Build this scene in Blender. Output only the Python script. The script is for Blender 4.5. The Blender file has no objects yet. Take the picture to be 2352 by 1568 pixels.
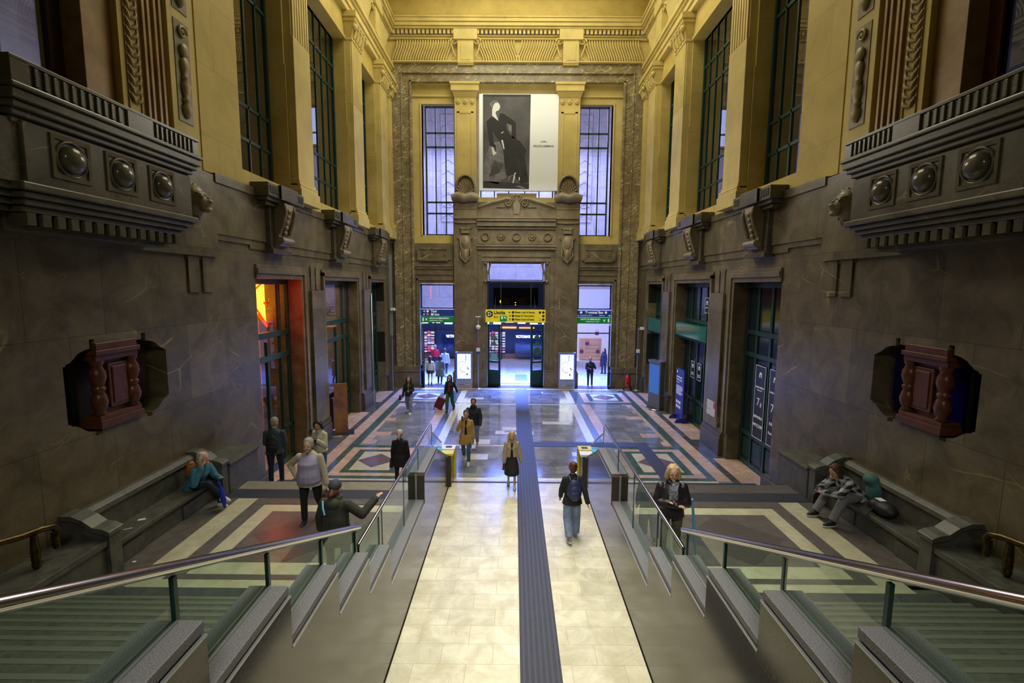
import bpy, bmesh, math, random
from mathutils import Vector, Matrix, Euler
R=random.Random(7)
S=bpy.context.scene; COL=S.collection
pi=math.pi
# ------------------------------------------------------------------ mesh builder
class MB:
    def __init__(s): s.v=[]; s.f=[]; s.m=[]; s.sm=[]
    def add(s,vs,fs,m=0,sm=False):
        b=len(s.v); s.v+= [tuple(p) for p in vs]
        for f in fs: s.f.append(tuple(i+b for i in f)); s.m.append(m); s.sm.append(sm)
        return s
    def box(s,x0,x1,y0,y1,z0,z1,m=0):
        if x0>x1:x0,x1=x1,x0
        if y0>y1:y0,y1=y1,y0
        if z0>z1:z0,z1=z1,z0
        v=[(x,y,z) for z in (z0,z1) for y in (y0,y1) for x in (x0,x1)]
        return s.add(v,[(0,2,3,1),(4,5,7,6),(0,1,5,4),(2,6,7,3),(0,4,6,2),(1,3,7,5)],m)
    def rect(s,x0,x1,y0,y1,z,m=0):
        return s.add([(x0,y0,z),(x1,y0,z),(x1,y1,z),(x0,y1,z)],[(0,1,2,3)],m)
    def frustum(s,a,b,m=0):  # a,b = (x0,x1,y0,y1,z)
        v=[]
        for (x0,x1,y0,y1,z) in (a,b): v+=[(x0,y0,z),(x1,y0,z),(x1,y1,z),(x0,y1,z)]
        return s.add(v,[(3,2,1,0),(4,5,6,7),(0,1,5,4),(1,2,6,5),(2,3,7,6),(3,0,4,7)],m)
    def prism(s,pts,axis,a,b,m=0,sm=False):
        # pts: 2d polygon in the two other axes (order x,y,z without axis)
        def mk(p,t):
            p=list(p); p.insert(axis,t); return p
        n=len(pts); v=[mk(p,a) for p in pts]+[mk(p,b) for p in pts]
        f=[(i,(i+1)%n,n+(i+1)%n,n+i) for i in range(n)]
        s.add(v,f,m,sm); s.add(v,[tuple(range(n))[::-1],tuple(range(n,2*n))],m); return s
    def lathe(s,prof,c,axis=2,seg=16,m=0,sm=True,cap=True,sx=1,sy=1):
        vs=[];fs=[];n=len(prof)
        for r,h in prof:
            for k in range(seg):
                a=2*pi*k/seg; p=[r*sx*math.cos(a),r*sy*math.sin(a)]; p.insert(axis,h)
                vs.append((p[0]+c[0],p[1]+c[1],p[2]+c[2]))
        for i in range(n-1):
            for k in range(seg):
                k2=(k+1)%seg; fs.append((i*seg+k,i*seg+k2,(i+1)*seg+k2,(i+1)*seg+k))
        s.add(vs,fs,m,sm)
        if cap: s.add(vs[:seg],[tuple(range(seg))[::-1]],m); s.add(vs[-seg:],[tuple(range(seg))],m)
        return s
    def ell(s,c,r,m=0,seg=14,rings=9,rot=None):
        vs=[];fs=[]
        if not hasattr(r,'__len__'): r=(r,r,r)
        M=rot if rot is not None else Matrix.Identity(3)
        C=Vector(c)
        def P(x,y,z): return tuple(C+M@Vector((x*r[0],y*r[1],z*r[2])))
        vs.append(P(0,0,-1))
        for i in range(1,rings):
            t=-pi/2+pi*i/rings
            for k in range(seg):
                a=2*pi*k/seg; vs.append(P(math.cos(t)*math.cos(a),math.cos(t)*math.sin(a),math.sin(t)))
        vs.append(P(0,0,1)); L=len(vs)-1
        for k in range(seg): fs.append((0,1+(k+1)%seg,1+k)); fs.append((L,L-seg+k,L-seg+(k+1)%seg))
        for i in range(rings-2):
            for k in range(seg):
                a=1+i*seg+k;b=1+i*seg+(k+1)%seg; fs.append((a,b,b+seg,a+seg))
        return s.add(vs,fs,m,True)
    def tube(s,pts,r,seg=10,m=0,sm=True,flat=1.0,closed=False):
        pts=[Vector(p) for p in pts]; n=len(pts)
        rr=r if hasattr(r,'__len__') else [r]*n
        vs=[];fs=[]; up=None
        for i,p in enumerate(pts):
            if closed: d=(pts[(i+1)%n]-pts[i-1])
            else: d=(pts[min(i+1,n-1)]-pts[max(i-1,0)])
            d.normalize()
            if up is None: up=Vector((0,0,1)) if abs(d.z)<.9 else Vector((0,1,0))
            a=d.cross(up); 
            if a.length<1e-4: a=d.cross(Vector((1,0,0)))
            a.normalize(); b=a.cross(d).normalized(); up=b
            for k in range(seg):
                t=2*pi*k/seg; q=p+a*(rr[i]*math.cos(t))+b*(rr[i]*flat*math.sin(t)); vs.append(tuple(q))
        rng=n if closed else n-1
        for i in range(rng):
            for k in range(seg):
                j=(i+1)%n; fs.append((i*seg+k,i*seg+(k+1)%seg,j*seg+(k+1)%seg,j*seg+k))
        s.add(vs,fs,m,sm)
        if not closed:
            s.add(vs[:seg],[tuple(range(seg))[::-1]],m,sm); s.add(vs[-seg:],[tuple(range(seg))],m,sm)
        return s
    def cap(s,p,q,r1,r2,m=0,seg=10,sq=1.0):   # capsule between p and q
        p=Vector(p);q=Vector(q)
        s.tube([p,p.lerp(q,.5),q],[r1,(r1+r2)/2,r2],seg,m,True)
        s.ell(p,r1*1.0,m,seg,6); s.ell(q,r2*1.0,m,seg,6); return s
    def mirror(s):
        s.v=[(-x,y,z) for x,y,z in s.v]; s.f=[f[::-1] for f in s.f]; return s
    def xf(s,M):
        s.v=[tuple(M@Vector(p)) for p in s.v]; return s
    def build(s,name,mats,parent=None,local=False,bevel=0,remesh=0,smooth=False,sub=0,disp=None):
        me=bpy.data.meshes.new(name); me.from_pydata(s.v,[],s.f)
        if not isinstance(mats,(list,tuple)): mats=[mats]
        for mt in mats: me.materials.append(mt)
        me.polygons.foreach_set('material_index',s.m); me.polygons.foreach_set('use_smooth',[x or smooth for x in s.sm])
        bm=bmesh.new(); bm.from_mesh(me); bmesh.ops.recalc_face_normals(bm,faces=bm.faces); bm.to_mesh(me); bm.free()
        me.update()
        o=bpy.data.objects.new(name,me); COL.objects.link(o)
        if parent is not None:
            o.parent=parent
            if not local: o.matrix_parent_inverse=Matrix.Translation(-Vector(parent.location)) if parent.type=='EMPTY' else Matrix.Identity(4)
        if bevel:
            b=o.modifiers.new('bevel','BEVEL'); b.width=bevel; b.segments=2; b.limit_method='ANGLE'; b.angle_limit=.6
        if remesh:
            r=o.modifiers.new('remesh','REMESH'); r.mode='VOXEL'; r.voxel_size=remesh; r.use_smooth_shade=True
            q=o.modifiers.new('sm','SMOOTH'); q.iterations=3; q.factor=.6
        if sub:
            q=o.modifiers.new('sub','SUBSURF'); q.levels=sub; q.render_levels=sub
        return o
def empty(name,loc,label,cat,group=None,rz=0):
    o=bpy.data.objects.new(name,None); COL.objects.link(o); o.location=loc; o.rotation_euler=(0,0,rz); o.empty_display_size=.1
    o['label']=label; o['category']=cat
    if group: o['group']=group
    return o
def tag(o,label,cat,group=None):
    o['label']=label; o['category']=cat
    if group: o['group']=group
    return o
def struct(o,label=None):
    o['kind']='structure'
    if label: o['label']=label
    return o
def text(body,size,loc,rot,mat,parent,name='lettering',align='LEFT',ext=.004,sx=1.0,font_off=0.0):
    c=bpy.data.curves.new(name,'FONT'); c.body=body; c.size=size; c.align_x=align; c.extrude=ext; c.offset=font_off
    c.materials.append(mat)
    o=bpy.data.objects.new(name,c); COL.objects.link(o); o.location=loc; o.rotation_euler=rot; o.scale=(sx,1,1)
    if parent is not None:
        o.parent=parent; o.matrix_parent_inverse=Matrix.Translation(-Vector(parent.location)) if parent.type=='EMPTY' else Matrix.Identity(4)
    return o
# ------------------------------------------------------------------ materials
MATS={}
def mat(name,col,rough=.5,metal=0,noise=0,nscale=4,col2=None,emit=None,estr=0,spec=.5,bump=0,bscale=20):
    if name in MATS: return MATS[name]
    m=bpy.data.materials.new(name); m.use_nodes=True; nt=m.node_tree; N=nt.nodes; L=nt.links
    b=N['Principled BSDF']; b.inputs['Base Color'].default_value=(*col,1); b.inputs['Roughness'].default_value=rough
    b.inputs['Metallic'].default_value=metal; b.inputs['Specular IOR Level'].default_value=spec
    if emit: b.inputs['Emission Color'].default_value=(*emit,1); b.inputs['Emission Strength'].default_value=estr
    tc=N.new('ShaderNodeTexCoord')
    if noise or col2:
        n=N.new('ShaderNodeTexNoise'); n.inputs['Scale'].default_value=nscale; n.inputs['Detail'].default_value=6; n.inputs['Roughness'].default_value=.6
        L.new(tc.outputs['Object'],n.inputs['Vector'])
        r=N.new('ShaderNodeValToRGB'); c2=col2 or tuple(c*(1-noise) for c in col)
        r.color_ramp.elements[0].position=.35; r.color_ramp.elements[1].position=.65
        r.color_ramp.elements[0].color=(*c2,1); r.color_ramp.elements[1].color=(*col,1)
        L.new(n.outputs['Fac'],r.inputs['Fac']); L.new(r.outputs['Color'],b.inputs['Base Color'])
    if bump:
        n2=N.new('ShaderNodeTexNoise'); n2.inputs['Scale'].default_value=bscale; n2.inputs['Detail'].default_value=4
        L.new(tc.outputs['Object'],n2.inputs['Vector'])
        bp=N.new('ShaderNodeBump'); bp.inputs['Strength'].default_value=bump; bp.inputs['Distance'].default_value=.02
        L.new(n2.outputs['Fac'],bp.inputs['Height']); L.new(bp.outputs['Normal'],b.inputs['Normal'])
    MATS[name]=m; return m
def marble(name,c1,c2,vein,rough=.3,vscale=.9,vw=.02,amount=.8,joints=None,jcol=(.02,.018,.012),nscale=1.6,spec=.5,mask=(.5,.62),rot=(0,0,0),rvar=True,fine=True,streak=1.0,stretch=(2.2,1,.55)):
    if name in MATS: return MATS[name]
    m=bpy.data.materials.new(name); m.use_nodes=True; nt=m.node_tree; N=nt.nodes; L=nt.links
    b=N['Principled BSDF']; b.inputs['Roughness'].default_value=rough; b.inputs['Specular IOR Level'].default_value=spec
    tc=N.new('ShaderNodeTexCoord'); mp=N.new('ShaderNodeMapping'); mp.inputs['Rotation'].default_value=rot; mp.inputs['Scale'].default_value=(1,1,streak); L.new(tc.outputs['Object'],mp.inputs['Vector'])
    n=N.new('ShaderNodeTexNoise'); n.inputs['Scale'].default_value=nscale; n.inputs['Detail'].default_value=10; n.inputs['Roughness'].default_value=.68; n.inputs['Distortion'].default_value=.6
    L.new(mp.outputs[0],n.inputs['Vector'])
    r=N.new('ShaderNodeValToRGB'); r.color_ramp.elements[0].position=.36; r.color_ramp.elements[1].position=.66
    r.color_ramp.elements[0].color=(*c1,1); r.color_ramp.elements[1].color=(*c2,1); L.new(n.outputs['Fac'],r.inputs['Fac'])
    out=r.outputs['Color']
    def veins(scale,width,out,amt,msk,mscale,sd):
        nd=N.new('ShaderNodeTexNoise'); nd.inputs['Scale'].default_value=scale*1.7; nd.inputs['Detail'].default_value=5; L.new(mp.outputs[0],nd.inputs['Vector'])
        mx=N.new('ShaderNodeMix'); mx.data_type='VECTOR'; mx.inputs['Factor'].default_value=.22
        ad=N.new('ShaderNodeVectorMath'); ad.operation='ADD'; ad.inputs[1].default_value=(sd,sd*.7,sd*.3); L.new(mp.outputs[0],ad.inputs[0])
        mp2=N.new('ShaderNodeMapping'); mp2.inputs['Rotation'].default_value=(.7,.75,.75); L.new(ad.outputs[0],mp2.inputs['Vector'])
        ms=N.new('ShaderNodeVectorMath'); ms.operation='MULTIPLY'; ms.inputs[1].default_value=stretch; L.new(mp2.outputs[0],ms.inputs[0])
        L.new(ms.outputs[0],mx.inputs['A']); L.new(nd.outputs['Color'],mx.inputs['B'])
        vo=N.new('ShaderNodeTexVoronoi'); vo.feature='DISTANCE_TO_EDGE'; vo.inputs['Scale'].default_value=scale; L.new(mx.outputs['Result'],vo.inputs['Vector'])
        r2=N.new('ShaderNodeValToRGB'); r2.color_ramp.elements[0].color=(1,1,1,1); r2.color_ramp.elements[1].color=(0,0,0,1); r2.color_ramp.elements[0].position=0; r2.color_ramp.elements[1].position=width
        L.new(vo.outputs['Distance'],r2.inputs['Fac'])
        n3=N.new('ShaderNodeTexNoise'); n3.inputs['Scale'].default_value=mscale; n3.inputs['Detail'].default_value=3; L.new(ad.outputs[0],n3.inputs['Vector'])
        r3=N.new('ShaderNodeValToRGB'); r3.color_ramp.elements[0].position=msk[0]; r3.color_ramp.elements[1].position=msk[1]; L.new(n3.outputs['Fac'],r3.inputs['Fac'])
        mu=N.new('ShaderNodeMath'); mu.operation='MULTIPLY'; L.new(r2.outputs['Color'],mu.inputs[0]); L.new(r3.outputs['Color'],mu.inputs[1])
        mu2=N.new('ShaderNodeMath'); mu2.operation='MULTIPLY'; mu2.inputs[1].default_value=amt; L.new(mu.outputs[0],mu2.inputs[0])
        mc=N.new('ShaderNodeMix'); mc.data_type='RGBA'; L.new(mu2.outputs[0],mc.inputs['Factor']); L.new(out,mc.inputs['A']); mc.inputs['B'].default_value=(*vein,1)
        return mc.outputs['Result']
    if amount>0:
        out=veins(vscale,vw,out,amount,mask,vscale*.8,0)
        if fine: out=veins(vscale*3.1,vw*1.3,out,amount*.55,(mask[0]+.02,mask[1]+.03),vscale*1.5,13.7)
    if joints:
        # joints=(axes, width, height, thickness)
        sp=N.new('ShaderNodeSeparateXYZ'); L.new(tc.outputs['Object'],sp.inputs[0]); cb=N.new('ShaderNodeCombineXYZ')
        ax,bw,bh,th=joints[:4]
        L.new(sp.outputs[ax[0]],cb.inputs[0]); L.new(sp.outputs[ax[1]],cb.inputs[1])
        br=N.new('ShaderNodeTexBrick'); br.inputs['Scale'].default_value=1; br.inputs['Brick Width'].default_value=bw; br.inputs['Row Height'].default_value=bh
        br.inputs['Mortar Size'].default_value=th; br.inputs['Mortar Smooth'].default_value=.1
        br.offset=joints[4] if len(joints)>4 else .5
        v=joints[5] if len(joints)>5 else .12
        br.inputs['Color1'].default_value=(1,1,1,1); br.inputs['Color2'].default_value=(1-v,1-v,1-v,1); br.inputs['Mortar'].default_value=(1,1,1,1)
        L.new(cb.outputs[0],br.inputs['Vector'])
        mm=N.new('ShaderNodeMix'); mm.data_type='RGBA'; mm.blend_type='MULTIPLY'; mm.inputs['Factor'].default_value=1; L.new(out,mm.inputs['A']); L.new(br.outputs['Color'],mm.inputs['B'])
        m2=N.new('ShaderNodeMix'); m2.data_type='RGBA'; L.new(br.outputs['Fac'],m2.inputs['Factor']); L.new(mm.outputs['Result'],m2.inputs['A']); m2.inputs['B'].default_value=(*jcol,1)
        out=m2.outputs['Result']
    L.new(out,b.inputs['Base Color'])
    if rvar:
        mr=N.new('ShaderNodeMapRange'); mr.inputs['To Min'].default_value=rough*.75; mr.inputs['To Max'].default_value=rough*1.35
        L.new(n.outputs['Fac'],mr.inputs['Value']); L.new(mr.outputs[0],b.inputs['Roughness'])
    MATS[name]=m; return m
def glass(name,tint=(.9,.97,.94),refl=.9,rough=0.0,dark=0):
    if name in MATS: return MATS[name]
    m=bpy.data.materials.new(name); m.use_nodes=True; nt=m.node_tree; N=nt.nodes; L=nt.links
    N.remove(N['Principled BSDF']); o=N['Material Output']
    t=N.new('ShaderNodeBsdfTransparent'); t.inputs[0].default_value=(*tint,1)
    g=N.new('ShaderNodeBsdfGlossy'); g.inputs['Roughness'].default_value=rough; g.inputs['Color'].default_value=(refl,refl,refl,1)
    f=N.new('ShaderNodeFresnel'); f.inputs['IOR'].default_value=1.45
    gm=N.new('ShaderNodeNewGeometry'); sb_=N.new('ShaderNodeMath'); sb_.operation='SUBTRACT'; sb_.inputs[0].default_value=1; L.new(gm.outputs['Backfacing'],sb_.inputs[1]); mu=N.new('ShaderNodeMath'); mu.operation='MULTIPLY'; L.new(f.outputs[0],mu.inputs[0]); L.new(sb_.outputs[0],mu.inputs[1])
    mx=N.new('ShaderNodeMixShader'); L.new(mu.outputs[0],mx.inputs[0]); L.new(t.outputs[0],mx.inputs[1]); L.new(g.outputs[0],mx.inputs[2]); L.new(mx.outputs[0],o.inputs['Surface'])
    MATS[name]=m; return m
VEIN=(.5,.4,.19)
WALLM_S=marble('brown marble wall',(.1,.082,.045),(.205,.17,.1),(.6,.48,.22),.3,.75,.015,.7,mask=(.56,.66),joints=(( 'Y','Z'),1.35,1.62,.004,.5,.3))
WALLM_B=marble('brown marble plain',(.11,.088,.05),(.21,.172,.105),VEIN,.3,.9,.018,.8,mask=(.54,.64))
MARB=WALLM_B
FRAMEM=marble('veined marble frame',(.15,.12,.065),(.26,.21,.12),(.8,.68,.34),.25,2.4,.038,.8,mask=(.44,.54),stretch=(3.2,1,.5),rot=(.6,.9,.4))
YEL=marble('yellow painted stone',(.45,.335,.08),(.6,.46,.14),VEIN,.6,1,.02,0,(('Y','Z'),2.9,1.5,.003,.5,.06),jcol=(.2,.14,.04),nscale=.7,spec=.3)
YELP=mat('yellow stone carved',(.6,.475,.165),.6,noise=.2,nscale=1.2,spec=.3)
CARV=marble('carved brown stone',(.15,.118,.065),(.28,.225,.13),VEIN,.4,2.0,.02,.3)
DSTONE=marble('dark grey stone bench',(.06,.06,.05),(.115,.115,.098),VEIN,.35,1,.02,0,nscale=5)
PLINTH=marble('dark plinth stone',(.055,.05,.04),(.1,.09,.07),VEIN,.3,1,.02,.1,nscale=4)
GRAN=mat('grey granite cap',(.25,.25,.275),.5,col2=(.085,.085,.095),nscale=130)
TILE=marble('brown granite parapet tile',(.04,.031,.021),(.07,.056,.04),VEIN,.12,1,.02,0,(('Y','Z'),1.48,.86,.006,0,.12),nscale=40,jcol=(.03,.025,.02),spec=.35)
CREAM=marble('cream lane stone',(.55,.5,.34),(.8,.76,.58),(.45,.37,.2),.3,1.5,.01,.15,(('X','Y'),.8,.42,.004,.5,.16),nscale=2.2,jcol=(.4,.35,.22))
NAVY=mat('navy tactile rubber',(.028,.031,.05),.6,noise=.3,nscale=6)
FGREY=marble('grey floor marble',(.16,.17,.19),(.33,.335,.35),(.5,.45,.4),.12,1,.01,.2,(('X','Y'),1.25,.62,.003,.5,.45),nscale=1.5,jcol=(.15,.15,.15),spec=.9)
FDARK=marble('dark grey floor',(.06,.065,.068),(.12,.125,.125),(.3,.3,.25),.2,1.2,.01,.3,(('X','Y'),1.6,1.0,.003,.5,.25),nscale=2)
FPINK=marble('pink floor marble',(.5,.33,.24),(.68,.5,.38),(.45,.28,.2),.2,2.5,.02,.4,(('X','Y'),2,1.1,.003,.5,.25),nscale=3)
FGREEN=marble('green floor marble',(.035,.075,.06),(.07,.12,.1),(.2,.25,.2),.2,2,.01,.2,nscale=4)
FPALE=marble('pale floor stone',(.42,.39,.26),(.56,.53,.38),(.3,.27,.18),.3,2,.01,.2,nscale=4)
FBRN=marble('brown landing floor',(.085,.075,.07),(.14,.125,.115),(.3,.27,.2),.3,2,.01,.1,nscale=6)
FTAN=marble('tan landing floor',(.2,.185,.14),(.3,.275,.21),(.3,.27,.2),.3,2,.01,.1,nscale=5)
FPURP=mat('purple floor inset',(.17,.115,.125),.2,noise=.3,nscale=6)
DGREEN=mat('dark green painted metal',(.012,.05,.042),.35,noise=.3,nscale=3)
BLACKM=mat('black metal frame',(.015,.018,.02),.4)
STEEL=mat('brushed steel rail',(.55,.52,.5),.16,1)
ALU=mat('aluminium grey',(.45,.47,.5),.35,.8)
BRONZE=mat('aged bronze',(.13,.09,.035),.3,.9,noise=.5,nscale=10)
WOODR=mat('red brown varnished wood',(.13,.042,.02),.33,noise=.4,nscale=9)
WOODD=mat('dark brown wood frame',(.05,.022,.015),.4,noise=.3,nscale=6)
OCHRE=mat('orange ochre stone',(.4,.22,.08),.5,noise=.35,nscale=2)
GLASSB=glass('balustrade glass',(.85,.93,.88),.9)
GLASSW=glass('window glass',(.88,.9,.92),.75)
GEDGE=mat('green glass edge',(.1,.45,.28),.2,emit=(.3,1,.6),estr=.0)
WHITE=mat('white enamel',(.8,.8,.82),.35)
BLACK=mat('matt black',(.012,.012,.013),.5)
W=7.0; D=27.3
# ------------------------------------------------------------------ floors
fm=[FGREY,FDARK,FPINK,FGREEN,FPALE,NAVY,FPURP,FBRN,mat('slate blue floor band',(.07,.1,.15),.2,noise=.3,nscale=4)]
f=MB()
f.box(-9,9,13.5,27.55,-.3,0,0)
f.box(-1.93,1.93,13.5,13.9,-.3,.0,0)
def frame(b,x0,x1,y0,y1,t,z,m):
    b.rect(x0,x1,y0,y0+t,z,m); b.rect(x0,x1,y1-t,y1,z,m); b.rect(x0,x0+t,y0+t,y1-t,z,m); b.rect(x1-t,x1,y0+t,y1-t,z,m)
z1=.0015
for s in (-1,1):
    def rx(a,b_,y0,y1,z,m): f.rect(min(s*a,s*b_),max(s*a,s*b_),y0,y1,z,m)
    rx(6.37,8.6,13.5,27,z1,1); rx(5.95,6.37,13.75,26.6,z1,2); rx(5.63,5.95,13.75,26.1,z1,3)
    # pinkish mosaics each side of green
    for k in range(14):
        y=16.9+k*.5; rx(5.63-R.choice([.15,.3,.5,.8]),5.63,y,y+.5,z1,2)
    rx(2.95,3.2,16.7,26.1,z1,8); rx(2.62,2.93,16.7,26,z1,4); rx(3.22,3.6,16.7,26,z1,2)
    # near square and far square
    for (y0,y1) in ((13.75,16.75),(23.2,25.9)):
        x0,x1=(3.2,5.95)
        a=min(s*x0,s*x1); b_=max(s*x0,s*x1)
        f.rect(a,b_,y0,y1,z1*2,3); f.rect(a+.22,b_-.22,y0+.22,y1-.22,z1*3,2); f.rect(a+.52,b_-.52,y0+.45,y1-.45,z1*4,3); f.rect(a+.75,b_-.75,y0+.66,y1-.66,z1*5,4)
        cx=(a+b_)/2; cy=(y0+y1)/2; f.add([(cx-.62,cy,z1*6),(cx,cy-.62,z1*6),(cx+.62,cy,z1*6),(cx,cy+.62,z1*6)],[(0,1,2,3)],6)
    for k in range(3):
        rx(6.6,8.6,[13.2,17.7,23.2][k],[15.7,21.3,25.7][k],z1*2,2)
f.rect(-5.95,5.95,13.62,13.75,z1*2,4); f.rect(-7,7,13.5,13.62,z1*3,5)
f.rect(-6.3,6.3,26.1,26.25,z1*2,3); f.rect(-6.3,6.3,26.25,26.6,z1*2,2); f.rect(-7,7,26.6,27.4,z1*2,1)
f.rect(-3,3,16.75,16.9,z1*2,2);f.rect(-3,3,22.9,23.05,z1*2,4); f.rect(-5.9,5.9,23.05,23.2,z1*2,3)
for k in range(26):   # varied slabs of the grey field
    x=R.uniform(-2.3,2.1);y=R.uniform(14,26)
    f.rect(x,x+R.uniform(.5,1.2),y,y+R.uniform(.3,.6),z1*.25+k*.00004,R.choice([4,0,0]))
struct(f.build('floor',fm),'polished marble hall floor with green and pink inlaid bands')
# lane floor between the parapets
l=MB(); l.box(-1.93,1.93,-3,13.9,-.3,.002,0); struct(l.build('floor_lane',[CREAM]),'cream stone lane floor between parapets')
# tactile strip with ribs
t=MB(); t.box(.02,.64,-3,26.5,.002,.006,0)
NRIB=mat('tactile rib',(.045,.048,.07),.6)
for k in range(7): x=.06+k*.085; t.box(x,x+.035,-3,26.5,.006,.014,1)
tag(t.build('tactile_strip',[NAVY,NRIB]),'long ribbed navy tactile strip down the middle of the lane','tactile paving')
t=MB(); t.box(.64,4.32,16.75,17.25,.007,.011,0); t.box(4.32,4.78,13.7,17.25,.007,.011,0)
for k in range(5): x=4.36+k*.085; t.box(x,x+.035,13.7,16.7,.011,.018,1)
tag(t.build('tactile_strip',[NAVY,NRIB]),'navy tactile strip branching right across the hall towards the steps','tactile paving')
# landings, steps down to hall, stairs up towards camera
LZ=1.15
for s,side in ((-1,'left'),(1,'right')):
    b=MB()
    def bx(a,c,y0,y1,z0_,z1_,m=0): b.box(s*a,s*c,y0,y1,z0_,z1_,m)
    bx(2.0,7.1,6.35,10.78,.6,LZ,0)
    def rr(a,c,y0,y1,k,m): b.rect(min(s*a,s*c),max(s*a,s*c),y0,y1,LZ+.0015*k,m)
    rr(2.0,6.3,10.35,10.78,1,2 if s<0 else 0); rr(2.0,6.3,9.88,10.33,2,3)           # tactile ribbed band at the step edge
    for k in range(70):
        x=2.05+k*.061; b.add([(s*x,9.92,LZ+.008),(s*(x+.02),9.92,LZ+.008),(s*(x+.16),10.3,LZ+.008),(s*(x+.14),10.3,LZ+.008)],[(0,1,2,3)],3)
    rr(2.35,5.97,6.8,9.87,2,4); rr(2.35,5.54,7.0,9.87,3,0); rr(2.35,5.26,7.14,9.57,4,4); rr(2.35,4.95,7.47,9.28,5,0)
    rr(2.35,5.54,9.6,9.87,6,0)
    xc=3.9; b.add([(s*(xc-.95),8.35,LZ+.011),(s*xc,7.5,LZ+.011),(s*(xc+.95),8.35,LZ+.011),(s*xc,9.2,LZ+.011)],[(0,1,2,3)],5)
    rr(2.35,6.3,6.35,6.78,6,1)
    for k in range(9):
        rr(5.6+R.uniform(-.6,.3),6.28,6.9,7.0,1,1)
    struct(b.build('floor_landing_'+side,[FBRN,FDARK,FTAN,NAVY,FPALE,mat('plum brown inset',(.095,.08,.078),.3,noise=.2,nscale=6)]),'raised landing floor with concentric pale bands, '+side)
    st=MB(); n=8
    for k in range(n-1):
        st.box(s*2.0,s*7.1,10.7,10.78+(k+1)*.335,LZ-(k+2)*LZ/n+.0,LZ-(k+1)*LZ/n)
    struct(st.build('stairs_down_'+side,[FTAN]),'steps from the hall up to the '+side+' landing')
    st=MB()
    for k in range(26):
        y=6.35-k*.335; st.box(s*2.2,s*(6.36),y-.36,y,LZ+k*.16-.1,LZ+(k+1)*.16)
        st.box(s*2.3,s*6.33,y-.045,y+.012,LZ+k*.16+.125,LZ+(k+1)*.16+.003,1)
    struct(st.build('stairs_up_'+side,[marble('stair stone',(.07,.075,.06),(.13,.135,.11),VEIN,.5,1,.02,0,nscale=9),mat('pale step nosing',(.15,.155,.125),.6)]),'grey stone staircase rising towards the viewer, '+side)
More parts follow.
